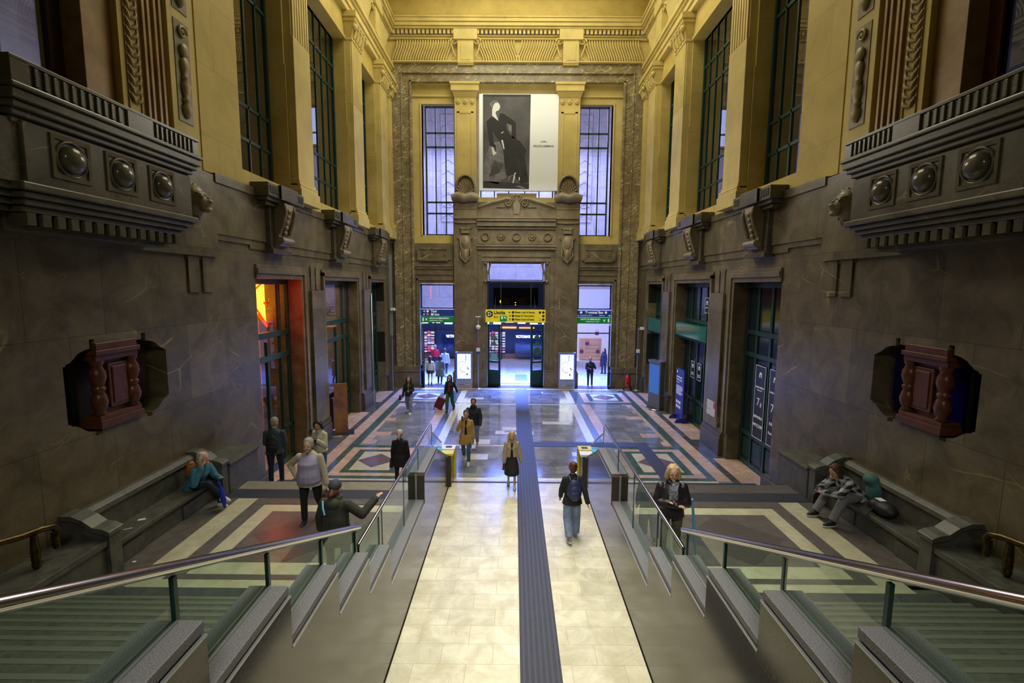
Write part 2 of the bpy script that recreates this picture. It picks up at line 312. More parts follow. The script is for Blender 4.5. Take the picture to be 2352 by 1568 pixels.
# ------------------------------------------------------------------ parapets, glass and rails
CAPS=[(9.7,11.35,1.82),(6.88,9.7,1.27),(5.84,6.88,1.82),(4.79,5.84,2.30),(3.73,4.79,2.77),(2.68,3.73,3.23),(1.63,2.68,3.70),(.58,1.63,4.17),(-.47,.58,4.64)]
FARC=[]
for s,side in ((-1,'left'),(1,'right')):
    root=empty('parapet_wall',(s*2.1,8,0),'brown granite stepped parapet along the %s side of the lane'%side,'parapet')
    b=MB()
    def bx(a,c,y0,y1,z0_,z1_): b.box(s*a,s*c,y0,y1,z0_,z1_)
    for y0,y1,z in CAPS+FARC: bx(1.945,2.27,y0,y1,-.02,z-.09)
    b.prism([(11.35,0),(13.2,0),(13.2,.86),(11.35,1.7)],0,s*1.945,s*2.27)
    b.build('tile_wall',[TILE],root)
    c=MB(); c.prism([(11.35,1.7),(13.2,.86),(13.2,.92),(11.35,1.76)],0,s*1.94,s*2.29); c.build('cap_stone',[GRAN],root)
    for y0,y1,z in CAPS+FARC:
        c=MB(); c.box(s*1.955,s*2.28,y0+.02,y1,z-.07,z); c.box(s*1.945,s*2.29,y0,y1-.0,z-.105,z-.085)
        c.build('cap_stone',[GRAN],root,bevel=.006)
        c=MB(); c.box(s*1.94,s*1.95,y0,y1,z-.10,z-.085); c.build('metal_edge',[ALU],root)
    p=MB(); p.box(s*1.94,s*2.285,9.62,9.71,1.2,1.79); p.build('end_pillar',[TILE],root)
    p=MB(); p.box(s*2.10,s*2.14,9.6,9.62,1.27,1.82); p.build('steel_strip',[ALU],root)
    # balustrade
    g=empty('glass_balustrade',(s*2.12,6,1.2),'glass balustrade with steel handrail above the %s parapet'%side,'balustrade')
    ys=[11.4,9.86,8.5,7.05,5.96]
    def ztop(y): return 2.30 if y>5.95 else 2.55+(5.98-y)*.445
    def zb(y):
        for a,c,z in CAPS:
            if a<=y<c: return z
        return 1.27
    for i in range(4):
        p=MB(); y1_,y0_=ys[i],ys[i+1]
        p.box(s*2.112,s*2.128,y0_+.01,y1_-.01,(1.83 if i==0 else 1.28),2.3); p.build('glass_pane',[GLASSB],g)
        p=MB(); p.box(s*2.108,s*2.132,y0_-.012,y0_+.012,zb(y0_+.05),2.3); p.build('joint_post',[BLACKM],g)
    for (y0_,y1_,z) in CAPS[2:]:
        p=MB(); x0_,x1_=s*2.112,s*2.128
        p.prism([(y0_+.01,z+.0),(y1_-.01,z),(y1_-.01,ztop(y1_-.05)-.03),(y0_+.01,ztop(y0_+.01)-.03)],0,x0_,x1_)
        p.build('glass_pane',[GLASSB],g)
        p=MB(); p.box(s*2.105,s*2.135,y1_-.02,y1_+.01,zb(y1_-.05) if y1_<5.9 else 1.82,ztop(y1_)-.04); p.build('joint_post',[DGREEN],g)
        p=MB(); p.box(s*2.09,s*2.108,y0_+.02,y1_-.02,z,z+.012); p.box(s*2.132,s*2.15,y0_+.02,y1_-.02,z,z+.012); p.build('base_channel',[ALU],g)
    p=MB(); p.tube([(s*2.12,11.5,2.33),(s*2.12,5.94,2.33)],.026,12); p.build('handrail',[STEEL],g)
    p=MB(); p.tube([(s*2.12,5.99,2.56),(s*2.12,2.7,2.56+3.29*.445),(s*2.12,-.4,2.56+6.39*.445)],.036,14); p.build('handrail',[STEEL],g)
    # lower sloping rail beside steps to the hall
    p=MB(); p.tube([(s*2.12,11.6,2.1),(s*2.12,13.15,1.33)],.02,10); p.build('handrail',[ALU],g)
    p=MB(); p.prism([(11.62,1.5),(13.15,.95),(13.15,1.3),(11.62,2.05)],0,s*2.114,s*2.126); p.build('glass_pane',[GLASSB],g)
    p=MB(); p.tube([(s*2.12,11.55,1.8),(s*2.12,11.55,2.3)],.012,8); p.build('joint_post',[ALU],g)
# validator gates at lane end
YELW=mat('yellow plastic',(.75,.62,.03),.4); TEAL=mat('teal lit plastic',(.02,.4,.25),.3,emit=(.05,1,.6),estr=.15)
for s,side in ((-1,'left'),(1,'right')):
    g=empty('ticket_gate',(s*2.0,13.6,0),'yellow and white topped gate post at the %s end of the lane'%side,'ticket gate')
    p=MB(); p.box(s*1.86,s*1.94,13.2,13.88,0.005,.92); p.build('cabinet',[TILE],g)
    p=MB(); p.box(s*1.8,s*2.2,13.55,13.93,.93,1.0); p.build('white_top',[WHITE if s<0 else YELW],g,bevel=.01)
    p=MB(); p.box(s*1.8,s*2.2,13.2,13.53,.91,.98); p.build('front_top',[YELW if s<0 else WHITE],g,bevel=.01)
    for (a,c,z) in ((13.66,13.82,1.003),(13.28,13.42,.973)):
        p=MB(); p.box(s*1.9,s*2.08,a,c,z-.01,z+.002); p.build('screen',[BLACK],g)
    p=MB(); p.box(s*1.94,s*2.2,13.22,13.86,.0,.92); p.build('rear_cabinet',[mat('grey cabinet',(.12,.12,.125),.45)],g)
    p=MB(); p.box(s*1.80,s*1.86,13.86,13.93,.02,.93)
    for k in range(11): p.box(s*1.795,s*1.8,13.86,13.93,.06+k*.08,.1+k*.08,1)
    p.build('warning_strip',[YELW,BLACK],g)
    p=MB(); p.box(s*2.16,s*2.3,13.3,13.6,.9,1.02); p.build('light_panel',[TEAL],g)
# ------------------------------------------------------------------ side walls
def niche_top(d):
    d=abs(d)
    if d<.5: return 4.68
    if d<.6: return 4.79
    if d<.85: return 4.64-.07*((d-.6)/.25)**2
    if d<1.05: return 4.57-.12*math.sin((d-.85)/.2*pi/2)
    return 4.42
def niche_bot(d):
    d=abs(d)
    if d<.5: return 3.28
    if d<.62: return 3.2
    if d<.85: return 3.27+.1*((d-.62)/.23)**2
    if d<1.05: return 3.37+.1*math.sin((d-.85)/.2*pi/2)
    return 3.5
OPEN=[(12.95,15.65,5.86),(17.6,21.2,5.86),(23.25,25.65,5.84)]
WIN=[(12.4,15.15,12.57),(16.5,20.6,17.3),(22.0,24.75,22.9)]
NC=8.36
for s,side in ((-1,'left'),(1,'right')):
    b=MB()
    def bx(a,c,y0,y1,z0_,z1_,m=0): b.box(s*a,s*c,y0,y1,z0_,z1_,m)
    o=8.4
    # near wall with shaped niche
    bx(W,o,-4,NC-1.15,0,8.2); bx(W,o,NC+1.15,12.95,0,8.2); bx(W,o,NC-1.15,NC+1.15,0,3.15); bx(W,o,NC-1.15,NC+1.15,4.85,8.2)
    N_=92
    for k in range(N_):
        d0=-1.15+2.3*k/N_; d1=d0+2.3/N_; dm=(d0+d1)/2
        if abs(dm)>1.1: bx(W,7.45,NC+d0,NC+d1,3.15,4.85)
        else:
            bx(W,7.45,NC+d0,NC+d1,3.15,niche_bot(dm)); bx(W,7.45,NC+d0,NC+d1,niche_top(dm),4.85)
    # door zone
    prev=12.95
    ys=[12.95]+[v for q in OPEN for v in q[:2]][1:]+[27.4]
    for i in range(3):
        y0,y1,z=OPEN[i]; 
        bx(W,o,y0,y1,z,8.2); bx(W,o,y1,OPEN[i+1][0] if i<2 else 27.4,0,8.2)
    # projecting upper belts
    bx(W-.09,W,-4,11.25,6.31,8.15); bx(W-.08,W,11.25,27.35,6.85,8.1); bx(W-.04,W,12.7,27.35,6.62,6.85); bx(W-.12,W,11.25,27.35,8.0,8.2)
    bx(W-.05,W,11.25,12.7,6.72,6.9)
    # shallow paired strips (between doors, and by niche) z 5.5-6.3
    for (ya,yb) in ((10.2,11.15),(16.35,17.2),(22.05,22.95)):
        w=(yb-ya)/2
        for k in range(2): bx(W-.04,W,ya+k*w+.05,ya+(k+1)*w-.08,5.52,6.3); 
        bx(W-.02,W,ya,yb,6.24,6.32)
    # near lower panel plane
    bx(W-.025,W,-4,12.3,.0,3.1) if False else None
    wl=b.build('wall_'+side,[WALLM_S]); struct(wl,'brown marble lower wall on the %s with door openings'%side)
    # plinth of piers
    for k,(ya,yb) in enumerate(((15.95,17.55),(21.6,23.25),(26.0,27.2))):
        b=MB(); b.box(s*(W-.14),s*7.7,ya-.02,yb+.02,0,.62); b.box(s*(W-.1),s*7.7,ya-.02+.03,yb-.0,.62,.75); b.box(s*(W-.06),s*7.7,ya,yb,.75,.9)
        struct(b.build('baseboard_'+side,[PLINTH],bevel=.01))
    # pier face slabs projecting (plain) and door frames
    for k,(ya,yb) in enumerate(((16.3,17.35),(22.0,23.05))):
        b=MB(); b.box(s*(W-.1),s*W,ya,yb,.85,5.5); struct(b.build('trim_pier_'+side,[WALLM_S],bevel=.01))
    for k,(y0,y1,z) in enumerate(OPEN):
        b=MB(); e0=.02 if k==0 else .12
        for (off,th,d) in ((.0,.14,.05),(.14,.14,.1),(.28,.1,.06)):
            a0=y0-off-th if k else y0-.02; a1=y1+off+th
            if k: b.box(s*(W-d),s*W,y0-off-th,y0-off,.85,z+off+th) if off<.2 else None
            b.box(s*(W-d),s*W,y1+off,y1+off+th,.85,z+off)
            b.box(s*(W-d),s*W,a0 if off<.2 or k==0 else y0-off,a1,z+off,z+off+th)
        struct(b.build('trim_door_'+side,[MARB],bevel=.008))
    # stepped wall base beside the steps
    b=MB()
    for k in range(4): b.box(s*(W-.12+.0),s*W,11.3+k*.45,11.75+k*.45,0,1.7-k*.42)
    b.box(s*(W-.2),s*W,11.25,13.0,0,.5); b.box(s*(W-.12),s*W,12.6,13.02,0,.55)
    struct(b.build('baseboard_'+side+'_steps',[DSTONE],bevel=.012))
    # ---- upper yellow wall
    b=MB()
    def bx(a,c,y0,y1,z0_,z1_,m=0): b.box(s*a,s*c,y0,y1,z0_,z1_,m)
    bx(W-.02,8.4,11.0,12.57,8.2,22)
    bx(7.0,8.4,15.15,16.5,8.2,22); bx(7.0,8.4,20.6,22.0,8.2,22); bx(7.0,8.4,24.75,27.4,8.2,22)
    for (y0,y1,_) in WIN: bx(7.0,8.4,y0,y1,15.5,22); bx(7.0,8.4,y0,y1,8.2,8.6)
    bx(7.35,8.4,-4,11.0,14.5,22); bx(7.0,8.4,8.9,11.0,8.2,22,0)
    bx(7.0,8.4,-4,2.5,8.2,22,0)
    # thin trims at jamb fronts
    for (y0,y1,_) in WIN: bx(6.955,7.0,y1-.0,y1+.03,8.4,12.2); bx(6.94,7.0,y0,y1+.03,15.5,15.62)
    struct(b.build('wall_upper_'+side,[YEL]),'yellow painted upper wall on the %s with tall window bays'%side)
    # pilasters
    for k,(ya,yb) in enumerate(((15.24,16.42),(20.68,21.95),(24.85,26.1),(26.6,27.25))):
        b=MB()
        def bx(a,c,y0,y1,z0_,z1_,m=0): b.box(s*a,s*c,y0,y1,z0_,z1_,m)
        fx=6.72; bx(fx,7,ya,yb,8.9,13.05)
        nf=7; w=(yb-ya)/nf
        bx(fx+.06,7,ya,yb,13.05,15.55)
        for q in range(nf): bx(fx,fx+.06,ya+q*w+.03,ya+(q+1)*w-.03,13.05,15.5)
        bx(fx-.12,7,ya-.12,yb+.12,8.2,8.62); bx(fx-.08,7,ya-.08,yb+.08,8.62,8.72); bx(fx-.03,7,ya-.03,yb+.03,8.78,8.9)
        b.tube([(s*(fx-.03),ya-.08,8.75),(s*(fx-.03),yb+.08,8.75)],.05,8)
        # capital
        bx(fx-.03,7,ya-.03,yb+.03,15.5,15.6)
        b.frustum((min(s*fx,s*7),max(s*fx,s*7),ya,yb,15.6),(min(s*(fx-.16),s*7),max(s*(fx-.16),s*7),ya-.14,yb+.14,16.15))
        for q in range(4):
            yy=ya+(q+.5)*(yb-ya)/4; b.tube([(s*(fx-.01),yy,15.62),(s*(fx-.1),yy,15.85),(s*(fx-.2),yy,16.02),(s*(fx-.26),yy,15.95),(s*(fx-.24),yy,15.86)],[.09,.1,.08,.06,.03],6)
        b.ell((s*(fx-.15),ya-.03,15.98),.12);b.ell((s*(fx-.15),yb+.03,15.98),.12)
        bx(fx-.22,7,ya-.2,yb+.2,16.15,16.28); bx(fx-.28,7,ya-.26,yb+.26,16.28,16.5)
        struct(b.build('pilaster_%s'%side,[YELP],bevel=.012),'fluted yellow pilaster between upper windows, '+side)
# ------------------------------------------------------------------ main entablature (3 sides)
def entab(b,run,hole=None):
    # run(off,z0,z1): adds continuous course projecting off from wall
    run(.12,16.5,16.75);run(.18,16.75,17.0);run(.26,17.0,17.12);run(.34,17.12,17.28)
    run(.10,17.28,17.42);run(.0,17.42,18.6);run(.14,18.6,18.72);run(.22,18.72,18.78)
    run(.42,19.02,19.12);run(.5,19.12,19.3);run(.56,19.3,19.36);run(.42,19.36,19.55);run(.46,19.55,19.62)
e=MB()
def runall(off,z0,z1):
    a=W-.1-off
    for s in (-1,1): e.box(s*a,s*7.05,-4,27.4-.0,z0,z1)
    if z0>=17.1: e.box(-a,a,D-.05-off,27.6,max(z0,17.4) if z0<17.4 else z0,max(z1,17.46))
entab(e,runall)
struct(e.build('trim_1',[YELP],bevel=.012),'yellow moulded cornice running around the hall below the ceiling')
dn=MB()
n=60
for k in range(n):
    x=-6.5+13.0*k/(n-1)
    if abs(abs(x)-2.75)<.5: continue
    dn.box(x-.065,x+.065,D-.38,D-.05,18.8,19.02)
for s in (-1,1):
    for k in range(90):
        y=D-.45-k*.22; dn.box(s*(W-.44),s*(W-.1),y-.065,y+.065,18.8,19.02)
struct(dn.build('trim_2',[YELP],bevel=.008),'row of square dentils under the cornice')
# fluted wave frieze : S shaped ribs
fr=MB()
def srib(pt,n_=9):
    P=[]
    for i in range(n_):
        t=i/(n_-1); z=17.5+1.0*t; P.append((t,z))
    return P
def ribs_back(x0,x1,lean):
    k=0; x=x0
    while x<x1-.02:
        pts=[]; ln=lean if lean else (-1 if x<(x0+x1)/2 else 1)
        for i in range(8):
            t=i/7; off=.16*math.sin(pi*(t*1.0-.5))*ln; dep=.06+.16*t*t
            pts.append((x+off,D-.06-dep,17.5+1.02*t))
        fr.tube(pts,[.035,.05,.05,.05,.05,.05,.05,.04],6)
        fr.ell((x-.16*ln,D-.13,17.5),(.07,.05,.07),0,8,6)
        x+=.135
ribs_back(-6.5,-3.55,1); ribs_back(-1.95,2.0,0); ribs_back(3.65,6.6,-1)
for s in (-1,1):
    y=26.3
    while y>9:
        pts=[]
        for i in range(7):
            t=i/6; dep=.06+.16*t*t; pts.append((s*(W-.1-dep),y+.14*math.sin(pi*(t-.5)),17.5+1.02*t))
        if not any(abs(y-c)<.62 for c in (24.2,19,14)): fr.tube(pts,.05,5)
        y-=.15
struct(fr.build('trim_3',[YELP]),'frieze of wavy fluting in yellow stone')
# console blocks in the frieze
def volute(b,c,r,axis_dir,th=.05,turns=1.6,m=0,flip=1):
    pts=[];rad=[]
    for i in range(26):
        t=i/25; a=t*turns*2*pi; q=r*(1-t*.85)
        dx=math.cos(a)*q*flip; dz=math.sin(a)*q
        if axis_dir=='y': pts.append((c[0]+dx,c[1],c[2]+dz))
        else: pts.append((c[0],c[1]+dx,c[2]+dz))
        rad.append(th*(1-.5*t))
    b.tube(pts,rad,6,m); b.ell(c,r*.22,m,8,6)
for x0 in (-2.75,2.8):
    b=MB(); b.box(x0-.42,x0+.42,D-.38,D,17.35,18.5); b.box(x0-.62,x0+.62,D-.45,D,18.5,19.02); b.box(x0-.25,x0+.25,D-.4,D-.38,17.5,18.3)
    b.box(x0-.42,x0+.42,D-.34,D,17.28,17.35)
    for s in (-1,1):
        volute(b,(x0+s*.6,D-.3,18.45),.2,'y',.05,1.5,0,s); volute(b,(x0+s*.55,D-.2,17.6),.12,'y',.035,1.5,0,s)
        b.tube([(x0+s*.76,D-.28,18.35),(x0+s*.66,D-.25,18.0),(x0+s*.52,D-.22,17.7)],.045,6)
    tag(b.build('frieze_console',[YELP],bevel=.01),'yellow scroll console breaking the wavy frieze %s'%('left of the banner' if x0<0 else 'right of the banner'),'console')
for s,side in ((-1,'left'),(1,'right')):
    for yc,w_ in ((24.2,'far'),(19.0,'middle'),(14.0,'near')):
        b=MB(); b.box(s*(W-.42),s*W,yc-.4,yc+.4,17.35,18.5); b.box(s*(W-.5),s*W,yc-.58,yc+.58,18.5,19.02)
        for q in (-1,1): volute(b,(s*(W-.34),yc+q*.52,18.4),.18,'x',.05,1.5,0,q)
        struct(b.build('trim_console_%s'%side,[YELP],bevel=.01))
# attic + ceiling
b=MB(); b.box(-7,7,D-.2,27.6,19.62,22); 
b.box(-6.75,6.75,D-.5,D-.2,20.65,22)
for s in (-1,1): b.box(s*6.8,s*7.2,-4,27.4,19.62,22); b.box(s*6.5,s*6.8,-4,27.0,20.65,22)
struct(b.build('wall_attic',[YEL]))
b=MB(); b.box(-8,8,9,27.6,21.9,22.2); struct(b.build('ceiling',[YELP]))
# ------------------------------------------------------------------ back wall
b=MB(); y=MB()
def bb(x0,x1,z0,z1,d,m=0,back=.7,B=None): (B or b).box(x0,x1,D-d,D+back,z0,z1,m)
def both(x0,x1,z0,z1,d,B=None,back=.7):
    for s in (-1,1): bb(s*x0,s*x1,z0,z1,d,0,back,B)
# marble lower
both(6.7,8.6,0,8.04,0); both(5.42,6.7,0,8.04,0); both(3.4,5.42,5.83,8.04,0); both(1.62,3.5,0,10.3,0); bb(-1.62,1.62,7.0,9.95,0)
both(2.15,3.45,.0,10.35,.22); both(1.9,2.15,.9,7.6,.12); both(1.7,1.9,.9,7.3,.06)
both(1.66,3.55,0,.85,.3); both(1.66,3.5,.85,.95,.26)
both(5.42,6.95,0,.85,.28); both(5.42,6.95,.85,.93,.34); both(5.42,6.9,.93,1.15,.26)
both(5.5,5.6,.93,6.1,.05); both(3.5,5.6,5.98,6.1,.05); both(3.5,5.65,6.3,6.38,.05); both(3.5,5.65,6.62,6.75,.07); both(3.5,5.65,6.75,6.82,.12)
# panels with roundels beside the portal
for s in (-1,1):
    xs=[3.62,5.52]
    b.prism([(s*3.8,7.02),(s*5.36,7.02),(s*5.36,7.12),(s*5.52,7.12),(s*5.52,7.72),(s*5.36,7.72),(s*5.36,7.8),(s*3.8,7.8),(s*3.8,7.72),(s*3.64,7.72),(s*3.64,7.12),(s*3.8,7.12)],1,D-.1,D)
    b.box(s*3.85,s*5.3,D-.14,D-.1,7.68,7.74); b.box(s*3.85,s*5.3,D-.14,D-.1,7.06,7.12)
    for x in (3.98,5.18):
        b.tube([(s*x+.09*math.cos(a*pi/6),D-.11,7.42+.09*math.sin(a*pi/6)) for a in range(12)],.022,6,closed=True); b.ell((s*x,D-.1,7.42),(.05,.05,.05),0,8,6)
struct(b.build('wall_back',[MARB],bevel=.01),'brown marble lower back wall with three doorways')
# veined frame
b=MB()
for s in (-1,1):
    b.box(s*6.2,s*6.75,D-.2,D,0,16.95); b.box(s*5.75,s*6.2,D-.12,D,0,16.5); b.box(s*5.66,s*5.78,D-.22,D,.9,16.55); b.box(s*6.17,s*6.24,D-.24,D,.9,16.9)
b.box(-6.75,6.75,D-.2,D,16.95,17.4); b.box(-6.2,6.2,D-.12,D,16.5,16.95); b.box(-5.78,5.78,D-.22,D,16.46,16.56); b.box(-6.24,6.24,D-.24,D,16.9,16.97)
struct(b.build('trim_4',[FRAMEM],bevel=.012),'veined brown marble frame around the back wall')
# yellow upper
b=MB()
def yy(x0,x1,z0,z1,d=-.25): 
    for s in (-1,1): b.box(s*x0,s*x1,D-d,D+.7,z0,z1)
yy(6.75,7.3,8.04,17.4,0.0)
yy(5.22,5.75,8.04,16.5); yy(3.4,5.22,8.04,8.5); yy(3.4,5.22,15.5,16.5); yy(2.1,3.42,10.3,16.5); b.box(-2.1,2.1,D+.25,D+.7,15.9,16.5)
yy(2.1,5.75,15.85,15.95,-.15); yy(5.22,5.3,8.5,15.6,-.18)
b.box(-2.1,2.1,D+.1,D+.7,9.9,10.55); b.box(-1.1,1.1,D+.1,D+.7,10.55,10.78)
b.box(-5.8,5.8,D+.0,D+.7,16.4,17)
struct(b.build('wall_back_upper',[YELP]),'yellow upper back wall with three tall windows')
# yellow pilasters flanking banner
for s in (-1,1):
    b=MB(); b.box(s*2.22,s*3.38,D-.12,D+.3,10.3,15.9); b.box(s*2.35,s*2.5,D-.15,D-.12,10.9,15.0);b.box(s*3.1,s*3.25,D-.15,D-.12,10.9,15.0);b.box(s*2.35,s*3.25,D-.15,D-.12,14.9,15.05)
    b.frustum((min(s*2.2,s*3.4),max(s*2.2,s*3.4),D-.14,D+.3,15.72),(min(s*2.1,s*3.5),max(s*2.1,s*3.5),D-.32,D+.3,15.98)); b.box(s*2.05,s*3.55,D-.38,D+.3,15.98,16.4); b.box(s*2.0,s*3.6,D-.44,D+.3,16.3,16.42)
    for k in range(3):
        x=s*(2.42+k*.38); b.ell((x,D-.15,15.5),(.13,.07,.13),0,10,6); b.ell((x,D-.22,15.5),(.05,.04,.05),0,8,6)
        b.tube([(x+.1*math.cos(a*pi/5),D-.18,15.5+.1*math.sin(a*pi/5)) for a in range(10)],.025,6,closed=True)
    struct(b.build('pilaster_back',[YELP],bevel=.012),'yellow pilaster with three rosettes %s of the banner'%('left' if s<0 else 'right'))
# portal ornament -------------------------------------------------
b=MB()
def pb(x0,x1,z0,z1,d): b.box(x0,x1,D-d,D,z0,z1)
pb(-2.16,2.16,7.05,7.3,.1); pb(-1.9,1.9,7.3,7.4,.16); pb(-2.16,2.16,7.7,7.85,.3); pb(-2.16,2.16,7.85,7.95,.38); pb(-2.16,2.16,7.4,7.7,.14)
pb(-2.16,2.16,8.0,8.8,.1); pb(-2.16,2.16,8.8,8.95,.22); pb(-2.16,2.16,8.95,9.2,.38); pb(-2.16,2.16,9.2,9.34,.5); pb(-2.16,2.16,9.34,9.85,.2); pb(-2.16,2.16,9.34,9.4,.56)
b.prism([(-2.16,9.8),(2.16,9.8),(2.16,9.95),(.9,10.3),(.0,10.35),(-.9,10.3),(-2.16,9.95)],1,D-.12,D)
pb(-.18,.18,9.34,10.0,.3)
portal=empty('portal_crown',(0,D-.2,7),'carved brown stone door crown with scroll pediment and wreath frieze','portal')
b.build('entablature',[CARV],portal,bevel=.01)
b=MB()
for s in (-1,1):
    b.tube([(s*2.06,D-.3,9.98),(s*1.6,D-.33,10.12),(s*1.0,D-.35,10.28),(s*.6,D-.36,10.4),(s*.38,D-.36,10.38)],[.07,.08,.09,.09,.08],8)
    volute(b,(s*.42,D-.34,10.18),.24,'y',.06,1.7,0,-s)
    b.prism([(s*1.1,9.97),(s*.62,9.97),(s*.66,10.15),(s*.8,10.25)],1,D-.22,D-.1)
    b.tube([(s*.15,D-.36,10.3),(s*.22,D-.38,10.5),(s*.12,D-.4,10.62),(s*.02,D-.4,10.55)],[.08,.09,.09,.06],8)
b.prism([(-.14,9.6),(.14,9.6),(.2,10.1),(.1,10.45),(-.1,10.45),(-.2,10.1)],1,D-.36,D-.1)
b.build('scroll_pediment',[CARV],portal)
for i in range(5):
    x=-1.72+i*.86; b=MB(); z=8.4
    if i%2==0:
        pts=[(x+.2*math.cos(a*pi/8),D-.15,z+.2*math.sin(a*pi/8)) for a in range(16)]
        b.tube(pts,.05,6,closed=True)
        for p in pts: b.ell((p[0],p[1]-.02,p[2]),.042,0,6,5)
    else:
        b.ell((x,D-.12,z),(.12,.1,.12),0,10,6)
        for a in range(8): b.ell((x+.16*math.cos(a*pi/4),D-.13,z+.16*math.sin(a*pi/4)),(.075,.05,.075),0,8,6)
    for dx in (-.34,.34):
        for dz in (-.28,.28): b.ell((x+dx,D-.1,z+dz),.03,0,6,5)
    b.build('wreath' if i%2==0 else 'rosette',[CARV],portal)
# shells and cartouches
for s,side in ((-1,'left'),(1,'right')):
    c=s*2.8
    g=empty('shell_ornament',(c,D-.3,10.3),'carved stone scallop shell on a scroll above the %s portal pier'%side,'stone ornament')
    b=MB(); b.box(c-.62,c+.66*1,D-.3,D,9.35,9.9) if s>0 else b.box(c-.66,c+.62,D-.3,D,9.35,9.9); b.box(c-.62,c+.62,D-.34,D,9.85,9.93); b.box(c-.62,c+.62,D-.3,D,9.93,10.35)
    b.build('pedestal',[CARV],g,bevel=.012)
    b=MB(); b.tube([(c-.7,D-.38,10.42),(c-.35,D-.44,10.5),(c,D-.46,10.4),(c+.35,D-.44,10.5),(c+.7,D-.38,10.42)],[.22,.27,.25,.27,.22],12)
    b.build('scroll',[CARV],g)
    b=MB(); arc=[(c+.56*math.cos(a),10.95+.78*math.sin(a)) for a in [pi*k/16 for k in range(17)]]
    b.prism([(c+.56,10.5)]+arc+[(c-.56,10.5)],1,D-.18,D-.05)
    b.tube([(c+.51,D-.22,10.55)]+[(c+.51*math.cos(a),D-.24,10.95+.7*math.sin(a)) for a in [pi*k/14 for k in range(15)]]+[(c-.51,D-.22,10.55)],.07,6)
    b.build('arched_back',[CARV],g)
    b=MB()
    for k in range(9):
        a=pi*(.12+.76*k/8); L=.56+.06*math.sin(a)
        b.tube([(c,D-.3,10.66),(c+L*.5*math.cos(a),D-.38,10.66+L*.55*math.sin(a)),(c+L*.82*math.cos(a),D-.34,10.66+L*1.02*math.sin(a))],[.02,.05,.075],6)
    for q in (-1,1): volute(b,(c+q*.3,D-.36,10.68),.14,'y',.035,1.3,0,q)
    b.build('shell',[CARV],g)
    g=empty('cartouche',(c,D-.3,7),'carved stone shield hanging on the %s portal pier'%side,'stone ornament')
    b=MB(); b.prism([(c,6.95),(c+.16,7.15),(c+.2,7.6),(c+.3,7.9),(c+.3,8.3),(c+.18,8.45),(c-.18,8.45),(c-.3,8.3),(c-.3,7.9),(c-.2,7.6),(c-.16,7.15)],1,D-.4,D-.22)
    b.ell((c,D-.36,8.05),(.26,.12,.38)); b.ell((c,D-.36,7.4),(.15,.1,.35)); b.build('shield',[CARV],g,bevel=.02)
    b=MB(); b.box(c-.22,c+.22,D-.36,D-.22,8.56,8.72)
    for k in range(5): b.ell((c-.2+k*.1,D-.34,8.78),.06,0,8,6)
    b.box(c-.34,c+.34,D-.3,D-.22,8.84,8.9)
    b.build('crown',[CARV],g)
    b=MB()
    for q in (-1,1):
        volute(b,(c+q*.34,D-.3,8.3),.1,'y',.035,1.3,0,q)
        b.tube([(c+q*.3,D-.27,7.85),(c+q*.27,D-.3,7.6),(c+q*.3,D-.3,7.4),(c+q*.22,D-.3,7.18),(c+q*.08,D-.3,7.02)],[.03,.05,.055,.05,.03],7)
        for k in range(3): b.ell((c+q*(.3-.03*k),D-.27,7.62-k*.17),(.07,.05,.075),0,8,6)
    b.tube([(c-.6,D-.26,9.15),(c,D-.28,9.12),(c+.6,D-.26,9.15)],.045,8)
    b.build('scrollwork',[CARV],g)
# ------------------------------------------------------------------ windows
def win(name,axis,pos,a0,a1,z0,z1,vs,hs,fw=.07,m=DGREEN,gl=GLASSW,label=None,skipg=False):
    # axis 'x': plane x=pos spanning y a0..a1 ; axis 'y': plane y=pos spanning x
    root=bpy.data.objects.new(name,None); COL.objects.link(root); root.location=(pos,(a0+a1)/2,z0) if axis=='x' else ((a0+a1)/2,pos,z0); root['kind']='structure'
    if label: root['label']=label
    b=MB()
    def bar(p0,p1,q0,q1,t=.05):
        if axis=='x': b.box(pos-t,pos+t,p0,p1,q0,q1)
        else: b.box(p0,p1,pos-t,pos+t,q0,q1)
    bar(a0,a0+fw,z0,z1);bar(a1-fw,a1,z0,z1);bar(a0,a1,z0,z0+fw);bar(a0,a1,z1-fw,z1)
    b.build('window_frame',[m],root)
    b=MB()
    for v in vs: bar(v-.03,v+.03,z0,z1,.035)
    for h in hs: bar(a0,a1,h-.045,h+.045,.035)
    if vs or hs: b.build('glazing_bar',[m],root)
    if not skipg:
        b=MB()
        if axis=='x': b.box(pos-.004,pos+.004,a0+.02,a1-.02,z0+.02,z1-.02)
        else: b.box(a0+.02,a1-.02,pos-.004,pos+.004,z0+.02,z1-.02)
        b.build('pane',[gl],root)
    return root
n=0
for s,side in ((-1,'left'),(1,'right')):
    for k,(y0,y1) in enumerate(((12.1,15.15),(16.5,20.6),(22.0,24.75))):
        n+=1; w=y1-y0
        win('window_%d'%n,'x',s*7.5,y0,y1,8.6,15.6,[y1-.61*q for q in range(1,6 if k==1 else 5)],[9.63,10.53,13.5,14.4],.1,label='tall green barred window on the %s'%side)
for s,side in ((-1,'left'),(1,'right')):
    n+=1; win('window_%d'%n,'y',D+.5,*( (-5.06,-3.4) if s<0 else (3.4,5.06)),8.5,15.45,[s*4.5,s*3.94],[9.72,10.33,13.3,14.05],.08,label='tall barred back window %s of the banner'%side)
n+=1; win('window_%d'%n,'y',D+.6,-2.05,2.05,10.55,15.9,[-1.25,-.45,.45,1.25],[11.5,14],.07,label='window behind the banner')
